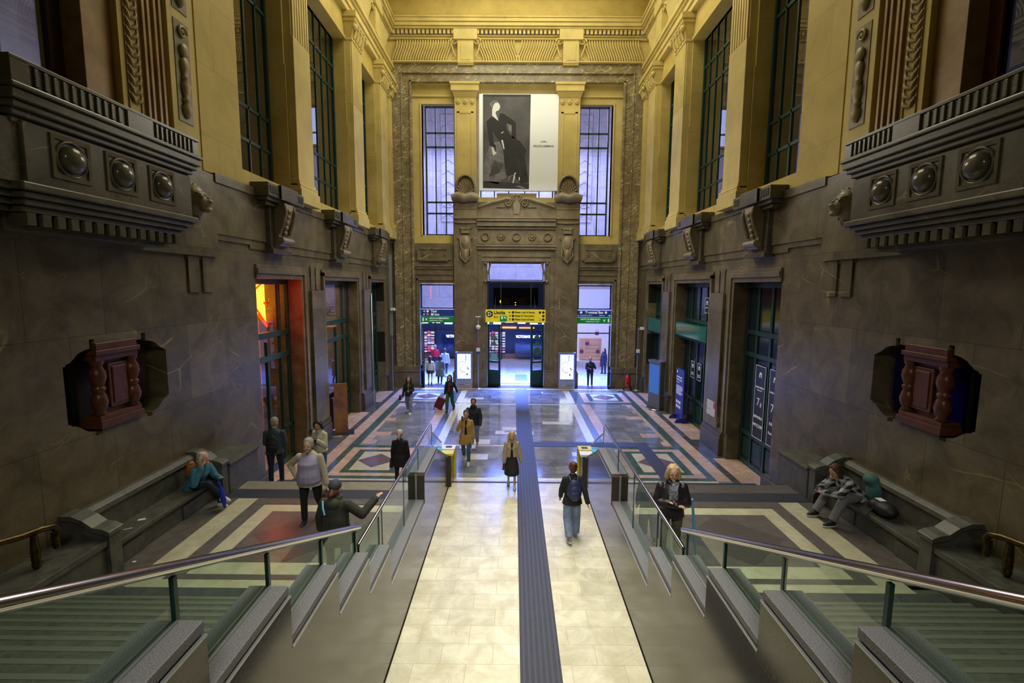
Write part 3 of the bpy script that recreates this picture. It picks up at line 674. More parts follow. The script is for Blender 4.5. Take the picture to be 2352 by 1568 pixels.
# door glazing above doors in back wall
n+=1; win('window_%d'%n,'y',D+.25,-5.4,-3.5,4.4,5.78,[],[],.07,m=BLACKM,label='fanlight over the left doorway')
n+=1; win('window_%d'%n,'y',D+.25,3.5,5.4,4.4,5.78,[],[],.07,m=BLACKM,label='fanlight over the right doorway')
n+=1; win('window_%d'%n,'y',D+.15,-1.62,1.62,4.38,5.98,[-.85,.85],[5.9],.09,m=BLACKM,gl=glass('dark glass',(.12,.13,.15),.8),label='dark fanlight over the middle door')
n+=1; win('window_%d'%n,'y',D+.3,-1.55,1.55,6.0,7.0,[],[],.05,m=BLACKM,label='top light of the middle door')
b=MB(); 
for s in (-1,1):
    b.tube([(s*1.42,D-.02,7.0),(s*1.52,D-.05,6.6),(s*1.62,D-.05,6.3),(s*1.66,D-.05,6.0)],[.05,.05,.06,.09],8); b.ell((s*1.72,D-.05,6.95),.1); b.ell((s*1.72,D-.05,5.95),.12)
struct(b.build('trim_5',[MARB]))
# big framed wood windows upper near walls, behind balconies
for s,side in ((-1,'left'),(1,'right')):
    n+=1
    GL=glass('dim dark glass',(.25,.3,.32),1.0) if s>0 else GLASSW
    g=win('window_%d'%n,'x',s*7.5,3.0,8.3,8.6,15,[5.6,7.02],[],.24,m=WOODD if s<0 else WOODR,gl=GL,label='wood framed balcony window on the %s'%side)
    b=MB()
    for (y0,y1,x0,mm) in ((8.3,9.0,7.12,0),(9.35,9.95,7.02,0),(8.98,9.38,7.03,0)): b.box(s*x0,s*7.6,y0,y1,8.2,15,mm)
    for yv in (9.42,9.55,9.72,9.86): b.box(s*6.94,s*7.02,yv,yv+.07,8.6,15)
    struct(b.build('trim_jamb_%s'%side,[OCHRE if False else mat('warm ochre marble',(.36,.21,.075),.4,noise=.4,nscale=2.5)],bevel=.01))
    b=MB()
    for k in range(40):
        z=8.95+k*.16
        for q in (-1,1): b.tube([(s*7.01,9.18,z),(s*6.97,9.18+q*.1,z+.06),(s*6.98,9.18+q*.14,z+.14)],[.03,.04,.02],5)
    b.box(s*6.98,s*7.02,9.02,9.05,8.6,15); b.box(s*6.98,s*7.02,9.31,9.34,8.6,15)
    struct(b.build('trim_leaf_%s'%side,[mat('carved ochre stone',(.36,.25,.1),.5,noise=.3)]))
    # carved bead drops in sunk panels
    b=MB(); b.box(s*6.9,s*7.02,10.02,10.8,8.3,15)
    struct(b.build('trim_strip_%s'%side,[YELP],bevel=.01))
    for zz in (9.0,11.15,13.3):
        g=empty('carved_drop',(s*6.9,10.4,zz),'carved bead drop in %s panel of the %s upper pilaster'%({9.0:'the lowest',11.15:'the middle',13.3:'the topmost'}[zz],side),'stone ornament')
        b=MB(); b.box(s*6.885,s*6.905,10.18,10.62,zz,zz+1.95); b.build('sunk_panel',[CARV],g)
        b=MB(); volute(b,(s*6.86,10.4,zz+1.75),.13,'x',.035,1.6); b.ell((s*6.85,10.4,zz+1.4),(.06,.12,.14))
        b.lathe([(.03,0),(.1,.08),(.13,.2),(.07,.3),(.12,.34),(.07,.4),(.1,.5),(.13,.65),(.07,.75),(.12,.78),(.07,.84),(.1,.95),(.12,1.1),(.04,1.2)],(s*6.86,10.4,zz+.08),2,10,sx=.6)
        b.build('bead_drop',[mat('carved tan stone',(.42,.33,.16),.45,noise=.3)],g)
# ------------------------------------------------------------------ balconies
BOX=DARKM=marble('balcony stone',(.055,.048,.03),(.12,.105,.068),(.45,.38,.2),.28,1.4,.02,.45)
for s,side in ((-1,'left'),(1,'right')):
    g=empty('stone_balcony',(s*6.5,7.5,6.5),'dark stone balcony with three domed bosses and dentils on the %s wall'%side,'balcony')
    def bx(b,a,c,y0,y1,z0_,z1_): b.box(s*a,s*c,y0,y1,z0_,z1_)
    b=MB(); bx(b,6.05,7.0,6.05,9.1,6.9,7.65); bx(b,6.1,7.0,3.5,6.05,6.9,7.65)
    b.build('body',[BOX],g,bevel=.01)
    b=MB(); 
    for (x_,z0_,z1_,e) in ((6.14,7.6,7.68,0),(6.08,7.68,7.76,.04),(6.02,7.76,7.84,.08),(5.97,7.84,7.96,.12),(5.93,7.96,8.02,.15)): bx(b,x_-.06,7.0,5.95-e,9.1+e,z0_,z1_); bx(b,x_+.25,7.0,3.0,6,z0_,z1_)
    b.build('cornice',[BOX],g,bevel=.015)
    b=MB(); bx(b,5.95,6.3,5.85,9.22,8.0,8.33); bx(b,6.2,6.5,3.0,5.85,8.0,8.33); bx(b,6.3,7.0,8.95,9.22,8.0,8.33)
    # flutes (raised bars)
    for k in range(11): bx(b,5.925,5.95,6.15+k*.125,6.2+k*.125,8.06,8.27)
    for k in range(9): bx(b,5.925,5.95,8.15+k*.11,8.195+k*.11,8.06,8.27)
    bx(b,5.92,5.95,5.85,9.22,8.28,8.33); bx(b,5.92,5.95,5.85,9.22,8.0,8.04); bx(b,5.92,5.95,7.56,8.08,8.02,8.3); bx(b,5.92,5.95,5.85,6.08,8.02,8.3)
    for k in range(6): bx(b,6.175,6.2,3.6+k*.36,3.7+k*.36,8.06,8.27)
    b.build('fluted_parapet',[BOX],g,bevel=.006)
    b=MB()
    for (x_,z0_,z1_,e) in ((5.98,6.82,6.92,.08),(6.05,6.74,6.82,.02),(6.12,6.66,6.74,-.05),(6.2,6.58,6.66,-.1)): bx(b,x_,7.0,6.0-e,9.1+e,z0_,z1_); bx(b,x_+.15,7.0,3,6.1,z0_,z1_)
    b.build('lower_moulding',[BOX],g,bevel=.02)
    b=MB()
    for k in range(14): bx(b,6.2,6.7,6.15+k*.205,6.27+k*.205,6.42,6.58)
    bx(b,6.45,7.0,6.1,9.0,6.36,6.58)
    b.build('dentil_row',[BOX],g,bevel=.006)
    for yc in (6.68,7.52,8.36):
        b=MB(); bx(b,6.03,6.06,yc-.29,yc+.29,7.05,7.11); bx(b,6.03,6.06,yc-.29,yc+.29,7.55,7.61); bx(b,6.03,6.06,yc-.29,yc-.24,7.11,7.55); bx(b,6.03,6.06,yc+.24,yc+.29,7.11,7.55)
        b.tube([(s*6.04,yc+.225*math.cos(a*pi/12),7.33+.225*math.sin(a*pi/12)) for a in range(24)],.02,6,closed=True)
        b.ell((s*6.03,yc,7.33),(.11,.175,.18),0,20,12); b.build('domed_boss',[mat('polished boss stone',(.13,.115,.085),.16,noise=.4,nscale=5)],g)
    # lion head
    g=empty('lion_head_carving',(s*6.9,10.2,7.1),'carved stone lion head beside the %s balcony'%side,'lion head')
    b=MB(); c=Vector((s*6.72,10.15,7.4))
    b.ell(c,(.28,.27,.32)); b.ell(c+Vector((-s*.24,-.02,-.08)),(.16,.14,.13)); b.ell(c+Vector((-s*.3,-.02,-.19)),(.1,.11,.06)); b.ell(c+Vector((-s*.38,-.02,-.03)),(.05,.07,.045)); b.ell(c+Vector((-s*.2,-.02,.12)),(.08,.17,.06))
    for q in (-1,1): b.ell(c+Vector((-s*.26,q*.1,.07)),(.04,.04,.03)); b.ell(c+Vector((-s*.02,q*.2,.2)),(.06,.06,.08)); b.ell(c+Vector((-s*.3,q*.07,-.1)),(.07,.06,.06))
    b.build('face',[CARV],g,remesh=.015)
    b=MB()
    for k in range(44):
        a=R.uniform(0,2*pi); q=R.uniform(0,1); p=c+Vector((s*(.18-.22*(1-q)),.3*math.cos(a)*(.75+.3*q),.34*math.sin(a)*(.8+.25*q)))
        b.tube([p,p+Vector((-s*.03,.06*math.cos(a),.06*math.sin(a)-.02)),p+Vector((s*.02,.12*math.cos(a),.1*math.sin(a)-.07))],[.05,.045,.015],6)
    b.build('mane',[CARV],g)
# ------------------------------------------------------------------ ledge brackets below windows
for s,side in ((-1,'left'),(1,'right')):
    for k,(yc,wd) in enumerate(((14.0,2.15),(18.85,2.5),(24.0,2.5))):
        nm=('nearest','middle','farthest')[k]
        g=empty('ledge_bracket',(s*6.8,yc,7),'%s carved stone console under the fluted ledge block on the %s wall'%(nm,side),'stone bracket','consoles under the upper windows')
        b=MB(); cw=.5 if k==0 else .62
        def bx(a,c,y0,y1,z0_,z1_): b.box(s*a,s*c,y0,y1,z0_,z1_)
        bx(6.52,7.0,yc-wd/2,yc+wd/2,8.02,8.36); bx(6.46,6.52,yc-cw,yc+cw,8.02,8.38); bx(6.45,7.0,yc-cw,yc+cw,8.0,8.38)
        for q in (-1,1):
            for t in range(5):
                a=yc+q*(cw+.1+t*(wd/2-cw-.12)/5); bx(6.5,6.52,a-.025,a+.025,8.1,8.3)
        bx(6.6,7.0,yc-wd/2+.08,yc+wd/2-.08,7.92,8.02); bx(6.7,7.0,yc-wd/2+.2,yc+wd/2-.2,7.82,7.92)
        b.build('ledge_block',[BOX],g,bevel=.01)
        b=MB(); bx(6.8,7.0,yc-cw,yc+cw,6.62,8.0); bx(6.72,7.0,yc-cw-.06,yc+cw+.06,6.55,6.68)
        b.build('back_plate',[BOX],g,bevel=.012)
        b=MB(); hw=cw*.55
        pr=[(6.8,7.95),(6.5,7.95),(6.48,7.8),(6.55,7.5),(6.66,7.2),(6.7,7.05),(6.62,6.98),(6.6,6.88),(6.68,6.78),(6.8,6.76)]
        b.prism([(s*a_,z) for a_,z in pr],1,yc-hw,yc+hw)
        for q in (-1,1):
            b.tube([(s*6.5,yc+q*hw,7.9),(s*6.46,yc+q*hw,7.7),(s*6.55,yc+q*hw,7.4),(s*6.66,yc+q*hw,7.1)],.05,6)
        b.tube([(s*6.62,yc-hw-.06,6.92),(s*6.62,yc+hw+.06,6.92)],.1,10)
        for t in range(5): b.ell((s*(6.5+.035*t),yc,7.75-t*.15),(.06,.1,.07),0,8,6)
        b.build('scroll_console',[CARV],g,bevel=.01)
# ------------------------------------------------------------------ side doors
def emis(name,col,st):
    return mat(name,(0,0,0),.5,emit=col,estr=st)
PX=7.45
LETW=mat('white lettering',(.8,.82,.85),.5,emit=(.8,.85,1),estr=.12)
nd=0
def RX(s): return (pi/2,0,-pi/2 if s>0 else pi/2)   # text facing the hall centre
# left: glazed green frames with bars
for k,(y0,y1,z) in enumerate(OPEN):
    nd+=1; x=-PX
    r=bpy.data.objects.new('door_%d'%nd,None); COL.objects.link(r); r.location=(x,(y0+y1)/2,0); r['kind']='structure'; r['label']='glazed green framed doorway, number %d along the left wall'%nd if False else ('glazed dark green doorway on the left wall, '+('nearest','second','farthest')[k])
    a0=y0-.9 if k==0 else y0-.3
    b=MB(); 
    for yv,t in ((y1-.06,.06),(y1-.62,.05),(y1-1.45,.05),(a0+.05,.05)): b.box(x-.05,x+.05,yv-t,yv+t,.0,4.0)
    for yv,t in ((y1-.06,.06),(y1-.62,.05),(a0+.05,.05)): b.box(x-.05,x+.05,yv-t,yv+t,4.0,z)
    for zv in (.08,3.5,4.2,z-.07): b.box(x-.06,x+.06,a0,y1,zv-.09,zv+.09)
    for zv in (1.15,): b.box(x-.05,x+.05,y1-.62,y1,zv-.05,zv+.05)
    if k>0:
        b.box(x-.04,x+.04,y1-1.4,y1-.06,0,.95)
    b.build('door_frame',[DGREEN],r,bevel=.008)
    b=MB(); b.box(x-.004,x+.004,a0,y1,.1,z-.1); b.build('pane',[GLASSW],r)
# shop interiors behind left doors
ORW=mat('orange shop wall',(.75,.27,.05),.6,noise=.2,nscale=2)
b=MB(); b.box(-12.5,-8.4,16.6,16.75,0,6.2); struct(b.build('wall_shop_partition',[ORW]))
b=MB(); b.box(-8.4,-PX-.1,15.66,15.72,0,5.9); struct(b.build('wall_shop_jamb',[ORW]))
b=MB(); b.box(-12.6,-12.4,8,27,0,6.2,0); b.box(-12.6,-8.4,8,8.2,0,6.2,0); b.box(-12.6,-8.4,8,27,6.1,6.25,0); struct(b.build('wall_shop_back',[mat('shop wall grey',(.3,.27,.26),.6)]))
b=MB(); b.box(-13,-7.0,8,27.3,-.3,-.005,0); b.box(7,13,8,27.3,-.3,-.005,0); struct(b.build('floor_shop',[FDARK]))
# glowing sign with big chevron arms
NE=emis('orange neon glow',(1,.32,.02),6.5); NR=emis('red neon edge',(1,.02,.0),5)
g=empty('neon_sign',(-8.6,14.9,5),'big glowing orange and red chevron sign behind the nearest left doorway','sign')
x=-8.2; NY=.72; NZ=.42
b=MB(); b.prism([(a+NY,c_+(NZ if c_<4.8 else (c_-4.8)*-.35+NZ*1.0)*1.0) for a,c_ in [(14.2,5.78),(15.1,5.78),(15.22,5.5),(15.12,5.25),(15.25,5.0),(15.12,4.78),(14.8,4.7),(15.0,4.55),(15.3,4.0),(15.1,3.85),(14.5,4.35),(14.1,4.6)]],0,x-.03,x+.03); b.build('glowing_panel',[NE],g)
b=MB(); NF=lambda L:[(a,c_+NY,z_+(NZ if z_<4.8 else NZ-(z_-4.8)*.35)) for a,c_,z_ in L]
b.tube(NF([(x+.06,14.2,5.8),(x+.06,15.1,5.82),(x+.06,15.26,5.5),(x+.06,15.16,5.25),(x+.06,15.29,5.0),(x+.06,15.14,4.75),(x+.06,14.85,4.7),(x+.06,15.05,4.55),(x+.06,15.35,3.98),(x+.06,15.1,3.8),(x+.06,14.4,4.35)]),.035,6)
b.tube(NF([(x+.06,14.3,5.3),(x+.06,14.95,5.75)]),.025,6); b.tube(NF([(x+.06,14.3,4.55),(x+.06,14.95,3.95)]),.03,6)
b.build('glowing_edge',[NR],g)
# shop display in middle doorway
g=empty('shop_display',(-9.5,19.6,0),'lit shop counter seen through the middle left doorway','shop display')
b=MB(); b.box(-9.3,-8.1,19.8,21.3,0,1.0); b.build('counter',[WOODD],g)
for i in range(9):
    b=MB(); b.ell((-8.5+R.uniform(-.2,.2),19.9+i*.15,1.1),(.1,.09,.12)); b.build('packet',[mat('packet%d'%(i%3),[(.7,.2,.3),(.7,.6,.6),(.75,.6,.2)][i%3],.5)],g)
b=MB(); b.tube([(-8.6,20.4,3.0),(-9.0,22.4,3.6)],.03,6); b.tube([(-8.8,20.6,2.85),(-9.2,22.6,2.9)],.03,6); b.build('tube_light',[emis('tube white',(1,.85,.7),9)],g)
b=MB(); b.box(-8.7,-8.6,20.5,22.3,4.7,5.9); tag(b.build('light_box',[emis('lilac lightbox',(.45,.42,1),.9)]),'lilac lit window panel above the middle left doorway shop','light panel')
b=MB(); b.box(-7.3,-7.2,18.6,20.2,.05,1.25); b.build('railing_panel',[WOODD],g)
# right: closed dark green doors
for k,(y0,y1,z) in enumerate(OPEN):
    nd+=1; x=PX
    r=bpy.data.objects.new('door_%d'%nd,None); COL.objects.link(r); r.location=(x,(y0+y1)/2,0); r['kind']='structure'; r['label']='closed dark green doors on the right wall, '+('nearest','second','farthest')[k]
    b=MB(); b.box(x,x+.06,y0-.4,y1,0,z)
    cols=[y1-.1,y1-.75,y1-1.55,y1-2.3]+([y1-3.1] if k==1 else [])
    for yv in cols: b.box(x-.05,x,yv-.06,yv+.06,0,z)
    for zv in (.1,1.05,3.6,4.3,z-.08): b.box(x-.06,x,y0-.4,y1,zv-.07,zv+.07)
    for i in range(len(cols)-1):
        a,c=cols[i+1]+.12,cols[i]-.12
        b.box(x-.03,x,a,c,.28,.9); b.box(x-.035,x,a+.06,c-.06,.34,.84)
    b.build('door_leaf',[DGREEN],r,bevel=.008)
    GD=mat('dark door glazing',(.012,.02,.03),.12,spec=.8)
    b=MB()
    for i in range(len(cols)-1):
        a,c=cols[i+1]+.07,cols[i]-.07
        b.box(x-.012,x-.002,a,c,1.15,3.5); b.box(x-.012,x-.002,a,c,3.7,4.2); b.box(x-.012,x-.002,a,c,4.4,z-.18)
    b.build('door_glazing',[GD],r)
# white-outlined notices on right doors
NAVYP=mat('dark notice',(.01,.012,.03),.35)
def notice(name,y0,y1,z0,z1,lines,label,group=None):
    x=PX-.075
    g=empty(name,(x,(y0+y1)/2,z0),label,'notice',group)
    b=MB(); b.box(x,x+.01,y0,y1,z0,z1); b.build('panel',[NAVYP],g)
    b=MB(); t=.014
    b.box(x-.004,x,y0,y1,z0,z0+t);b.box(x-.004,x,y0,y1,z1-t,z1);b.box(x-.004,x,y0,y0+t,z0,z1);b.box(x-.004,x,y1-t,y1,z0,z1); b.build('white_border',[LETW],g)
    for tx,sz,zz,off in lines:
        text(tx,sz,(x-.006,(y0+y1)/2+off,zz),RX(1),LETW,g,align='CENTER')
    b=MB(); cy=(y0+y1)/2; zz=z1-.28 if z1-z0>1 else z1-.2; b.prism([(cy-.07,zz-.08),(cy-.07,zz+.03),(cy-.04,zz+.08),(cy+.04,zz+.08),(cy+.07,zz+.03),(cy+.07,zz-.08),(cy+.03,zz-.08),(cy+.03,zz+.01),(cy-.03,zz+.01),(cy-.03,zz-.08)],0,x-.005,x); b.build('arch_emblem',[LETW],g)
L1=[('PIANO BINARI',.075,2.66,0),('Platform level',.05,2.58,0),('7',.34,2.12,.05),('il',.2,2.1,-.12),('SEPHORA',.12,1.72,0),('WYCON',.14,1.45,0)]
notice('door_notice',14.15,14.75,1.1,3.35,L1,'white outlined notice reading SEPHORA and WYCON on the nearest right door, far leaf')
notice('door_notice',13.35,13.92,1.1,3.35,[('PIANO BINARI',.07,2.66,0),('7',.34,2.12,.05),('KIKO',.13,1.72,0),('Pandora',.11,1.45,0)],'white outlined notice cut off by the pier on the nearest right door')
notice('door_notice',19.75,20.15,1.95,2.65,[('MERCATO',.05,2.15,0),('CENTRALE',.05,2.08,0)],'small outlined notice on the second right door, far leaf')
notice('door_notice',19.05,19.45,1.95,2.65,[('MERCATO',.05,2.15,0),('CENTRALE',.05,2.08,0)],'small outlined notice on the second right door, near leaf')
notice('door_notice',18.6,19.0,4.7,5.3,[('MERCATO',.05,4.9,0)],'small outlined notice high on the glass of the second right door')
# green canopy boxes
GBOX=mat('glossy green box',(.01,.14,.11),.12)
for k,(y0,y1,z0,z1,x0) in enumerate(((17.75,21.1,3.55,4.2,6.98),(23.3,25.6,3.35,4.1,7.0))):
    b=MB(); b.prism([(x0,z0+.12),(x0,z1),(PX-.08,z1),(PX-.08,z0),(x0+.1,z0)],1,y0,y1); 
    tag(b.build('canopy_box',[GBOX],bevel=.01),'glossy green box canopy across the %s right doorway'%('second' if k==0 else 'farthest'),'canopy')
# ------------------------------------------------------------------ middle door leaves
def leaf(hx,hy,ang,w,zt,s,label,tri=True):
    g=empty('door_leaf',(hx,hy,0),label,'door',rz=ang)
    b=MB(); 
    b.box(0,.12,-.03,.03,0,zt); b.box(w-.12,w,-.03,.03,0,zt); b.box(.12,w-.12,-.03,.03,0,.95); b.box(.12,w-.12,-.03,.03,1.35,1.47); b.box(.12,w-.12,-.03,.03,zt-.1,zt)
    b.box(.15,w-.15,-.045,.045,.1,.85)
    b.build('frame',[DGREEN],g,local=True,bevel=.006)
    b=MB(); b.box(.12,w-.12,-.006,.006,.95,zt-.1); b.build('pane',[GLASSW],g,local=True)
    if tri:
        m=mat('green grey sticker',(.1,.2,.15),.6); yb=-.012; cx=w/2
        for zz in (3.0,2.62):
            b=MB(); b.prism([(cx-.24,zz-.3),(cx+.24,zz-.3),(cx,zz+.05)],1,yb,yb-.004); b.build('triangle_sticker',[m],g,local=True)
        b=MB()
        if s>0: b.prism([(cx+.24*math.cos(a*pi/12),2.03+.24*math.sin(a*pi/12)) for a in range(24)],1,yb,yb-.004)
        else: b.box(cx-.2,cx+.2,yb-.004,yb,1.55,1.9)
        b.build('round_sticker' if s>0 else 'square_sticker',[mat('teal sticker',(.15,.45,.4),.5) if s<0 else m],g,local=True)
    b=MB(); b.tube([(w-.2,-.05,1.3),(w-.2,-.09,1.35),(w-.2,-.09,1.6),(w-.2,-.05,1.65)],.012,6); b.build('handle',[STEEL],g,local=True)
leaf(-1.6,D+.1,-.35,.8,3.55,-1,'dark green door leaf open on the left of the middle doorway')
leaf(1.6,D+.1,pi+.35,.8,3.55,1,'dark green door leaf open on the right of the middle doorway')
leaf(-5.35,D+.1,-1.25,.8,3.55,-1,'dark green door leaf folded open in the left doorway',False)
leaf(5.35,D+.1,pi+1.35,.8,3.55,1,'dark green door leaf folded open in the right doorway',False)
# thresholds 
b=MB(); b.box(-1.6,-.95,D-.35,D+.6,0,.003); b.box(.95,1.6,D-.35,D+.6,0,.003); struct(b.build('floor_threshold',[FPINK]))
# ------------------------------------------------------------------ signs over the doors
YS=mat('yellow sign face',(.86,.72,.02),.45,emit=(1,.82,.02),estr=.1); BS=mat('blue sign face',(.01,.035,.16),.4,emit=(.01,.05,.3),estr=.2); GS=mat('green sign face',(.0,.19,.04),.4,emit=(0,.5,.1),estr=.12); SBL=mat('sign black',(.01,.01,.01),.5); SW=mat('sign white',(.8,.8,.8),.5,emit=(1,1,1),estr=.25); SR=mat('sign red',(.7,.03,.02),.5)
FT=(pi/2,0,0)
def disc(b,x,z,r,y,m=0): b.prism([(x+r*math.cos(a*pi/12),z+r*math.sin(a*pi/12)) for a in range(24)],1,y-.004,y,m)
ys=D-.06
g=empty('exit_sign',(0,ys,3.65),'wide yellow Uscita exit sign over the middle doorway','sign')
b=MB(); b.box(-1.72,1.68,ys,ys+.1,3.66,4.37); b.build('sign_panel',[YS],g)
b=MB(); disc(b,-1.48,4.13,.19,ys); disc(b,-.16,4.23,.07,ys);disc(b,-.16,4.03,.07,ys);disc(b,-.16,3.83,.07,ys); disc(b,1.36,4.23,.07,ys);disc(b,1.55,4.23,.07,ys);disc(b,1.55,4.03,.07,ys);disc(b,1.55,3.83,.07,ys); b.build('round_symbols',[SBL],g)
b=MB(); b.box(-1.57,-1.54,ys-.008,ys-.004,4.02,4.24); b.box(-1.57,-1.42,ys-.008,ys-.004,4.21,4.24); b.box(-1.57,-1.42,ys-.008,ys-.004,4.02,4.05); b.prism([(-1.5,4.12),(-1.42,4.12),(-1.42,4.08),(-1.35,4.13),(-1.42,4.18),(-1.42,4.14),(-1.5,4.14)],1,ys-.008,ys-.004)
b.build('exit_symbol',[SW],g)
b=MB(); b.box(-.9,-.5,ys-.006,ys,3.72,4.03); b.build('green_patch',[GS],g)
b=MB(); b.box(-.82,-.74,ys-.01,ys-.006,3.84,4.0); b.prism([(-.7,3.84),(-.62,3.92),(-.55,3.84),(-.58,3.93),(-.54,3.99),(-.62,3.96),(-.7,3.98),(-.65,3.92)],1,ys-.01,ys-.006); b.build('running_figure',[SW],g)
b=MB(); b.box(1.3,1.42,ys-.006,ys,3.77,3.89); b.build('metro_symbol',[SR],g)
text('M',.13,(1.305,ys-.008,3.785),FT,SW,g)
text('Uscita',.26,(-1.25,ys-.006,4.13),FT,SBL,g,font_off=.008); text('Exit',.17,(-1.25,ys-.006,3.92),FT,SBL,g)
for i,(tx) in enumerate(('Piazza Luigi di Savoia','Piazza IV Novembre',"Piazza Duca d'Aosta")): text(tx,.135,(-.06,ys-.006,4.19-i*.2),FT,SBL,g,font_off=.004,sx=1.0)
def arrow(b,x,z,d,y,sz=.07,m=0):
    a={'l':pi,'r':0,'u':pi/2,'dl':pi*1.25,'ul':pi*.75}[d]
    pts=[(1,0),(.2,.75),(-.05,.55),(.35,.15),(-1,.15),(-1,-.15),(.35,-.15),(-.05,-.55),(.2,-.75)]
    b.prism([(x+sz*(p*math.cos(a)-q*math.sin(a)),z+sz*(p*math.sin(a)+q*math.cos(a))) for p,q in pts],1,y-.004,y,m)
b=MB(); arrow(b,-.34,4.23,'l',ys); arrow(b,-.34,4.03,'r',ys); arrow(b,-.34,3.83,'u',ys); b.build('arrows',[SBL],g)
ys=D-.02
g=empty('direction_sign',(-4.4,ys,4),'blue Taxi Metro sign over the left doorway','sign')
b=MB(); b.box(-5.38,-3.46,ys,ys+.1,3.99,4.36); b.build('sign_panel',[BS],g)
b=MB(); arrow(b,-5.18,4.26,'r',ys); arrow(b,-5.18,4.09,'dl',ys); disc(b,-4.98,4.26,.07,ys); b.build('arrows',[SW],g)
b=MB(); b.box(-5.05,-4.91,ys-.004,ys,4.02,4.15); b.build('metro_symbol',[SR],g)
text('M',.12,(-5.03,ys-.006,4.04),FT,SW,g)
text('Taxi',.19,(-4.8,ys-.006,4.2),FT,SW,g,font_off=.006); text('Metro',.19,(-4.8,ys-.006,4.02),FT,SW,g,font_off=.006)
g=empty('direction_sign',(4.4,ys,4),'blue Terminal Bus sign over the right doorway','sign')
b=MB(); b.box(3.46,5.38,ys,ys+.1,3.99,4.36); b.build('sign_panel',[BS],g)
text('Terminal Bus',.19,(4.42,ys-.006,4.19),FT,SW,g,font_off=.006,align='CENTER'); text('Linate/Orio al Serio',.085,(3.62,ys-.006,4.06),FT,SW,g); text('Malpensa',.085,(4.7,ys-.006,4.06),FT,SW,g)
b=MB(); arrow(b,5.27,4.08,'r',ys); arrow(b,3.52,4.08,'l',ys,.05); disc(b,3.68,4.25,.07,ys); disc(b,5.08,4.25,.07,ys); b.build('arrows',[SW],g)
for s in (-1,1):
    x0,x1=(-5.38,-3.46) if s<0 else (3.46,5.38)
    g=empty('emergency_sign',(s*4.4,ys,3.6),'green emergency exit sign under the blue %s sign'%('Taxi Metro' if s<0 else 'Terminal Bus'),'sign')
    b=MB(); b.box(x0,x1,ys,ys+.1,3.62,3.97); b.build('sign_panel',[GS],g)
    tx=-4.9 if s<0 else 3.66
    text('USCITA DI EMERGENZA',.105,(tx,ys-.006,3.83),FT,SW,g,font_off=.003); text('EMERGENCY EXIT',.095,(tx+(0 if s<0 else .3),ys-.006,3.7),FT,SW,g)
    b=MB(); bx0=-5.28 if s<0 else 5.2
    b.box(bx0,bx0+.08,ys-.005,ys,3.7,3.9); q=bx0+.15 if s<0 else bx0-.27
    b.prism([(q,3.7),(q+.06,3.78),(q+.13,3.7),(q+.1,3.8),(q+.14,3.88),(q+.06,3.84),(q,3.87),(q+.04,3.79)],1,ys-.005,ys); b.build('running_figure',[SW],g)
# departure board reflection in dark fanlight, built as a glowing board behind the pane
g=empty('departure_board_reflection',(0,D+.55,4.8),'reflection of an orange dot departure board, modelled behind the dark fanlight','reflection')
b=MB(); b.box(-1.3,1.3,D+.9,D+1.0,4.6,5.6); b.build('board',[BLACK],g)
OD=emis('dim orange led reflection',(1,.3,.08),.6)
b=MB()
for c0 in (-.75,.2):
    for r in range(5):
        b.box(c0,c0+R.uniform(.3,.5),D+.89,D+.9,4.68+r*.07,4.71+r*.07); 
b.build('orange_rows',[OD],g)
b=MB(); b.box(-.9,-.86,D+.1,D+.11,4.75,4.9); b.box(-.05,.0,D+.1,D+.11,4.75,4.79); b.box(-.05,.0,D+.1,D+.11,4.62,4.66); b.build('indicator_light',[emis('amber led',(1,.55,.02),4)],g)
# ------------------------------------------------------------------ gallery beyond
FB=marble('pale gallery floor',(.3,.3,.34),(.42,.42,.46),(.2,.2,.25),.18,1,.01,.1,(('X','Y'),1.2,.6,.004,.5,.1))
b=MB(); b.box(-12,12,27.55,38.5,-.3,0); struct(b.build('floor_gallery',[FB]))
FAC=marble('lilac facade stone',(.5,.48,.55),(.66,.63,.7),(.4,.4,.45),.7,1,.01,.1,(('X','Z'),2.4,1.2,.006,.5,.1))
b=MB(); b.box(-14,14,38.2,38.6,3.5,26)
for x in (-10.4,-5.2,5.2,10.4):
    b.box(x-1.7,x-1.2,38.0,38.2,6,26); b.box(x+1.2,x+1.7,38.0,38.2,6,26); b.box(x-.55,x+.55,38.05,38.2,10.6,18.5)
    for k in range(9): b.prism([(x-.45,10.9+k*.8),(x,11.2+k*.8),(x+.45,10.9+k*.8),(x+.45,11.1+k*.8),(x,11.4+k*.8),(x-.45,11.1+k*.8)],1,37.95,38.05)
    b.tube([(x+.5*math.cos(a*pi/12),38.02,12.2+.5*math.sin(a*pi/12)) for a in range(24)],.07,6,closed=True)
    b.box(x-.9,x-.6,38.0,38.2,9.6,10.4); b.box(x-.2,x+.2,38.0,38.2,9.6,10.4); b.box(x+.6,x+.9,38.0,38.2,9.6,10.4)
    b.tube([(x+.34*math.cos(a*pi/12),38.05,6.55+.34*math.sin(a*pi/12)) for a in range(24)],.06,6,closed=True)
    for q in range(6): b.tube([(x,38.1,6.55),(x+.3*math.cos(q*pi/3),38.06,6.55+.3*math.sin(q*pi/3))],.05,5)
b.box(-14,14,37.8,38.2,19.2,19.6); b.box(-14,14,37.9,38.2,8.6,8.8)
struct(b.build('wall_gallery_facade',[FAC],bevel=.02),'pale stone facade across the gallery with carved pilasters')
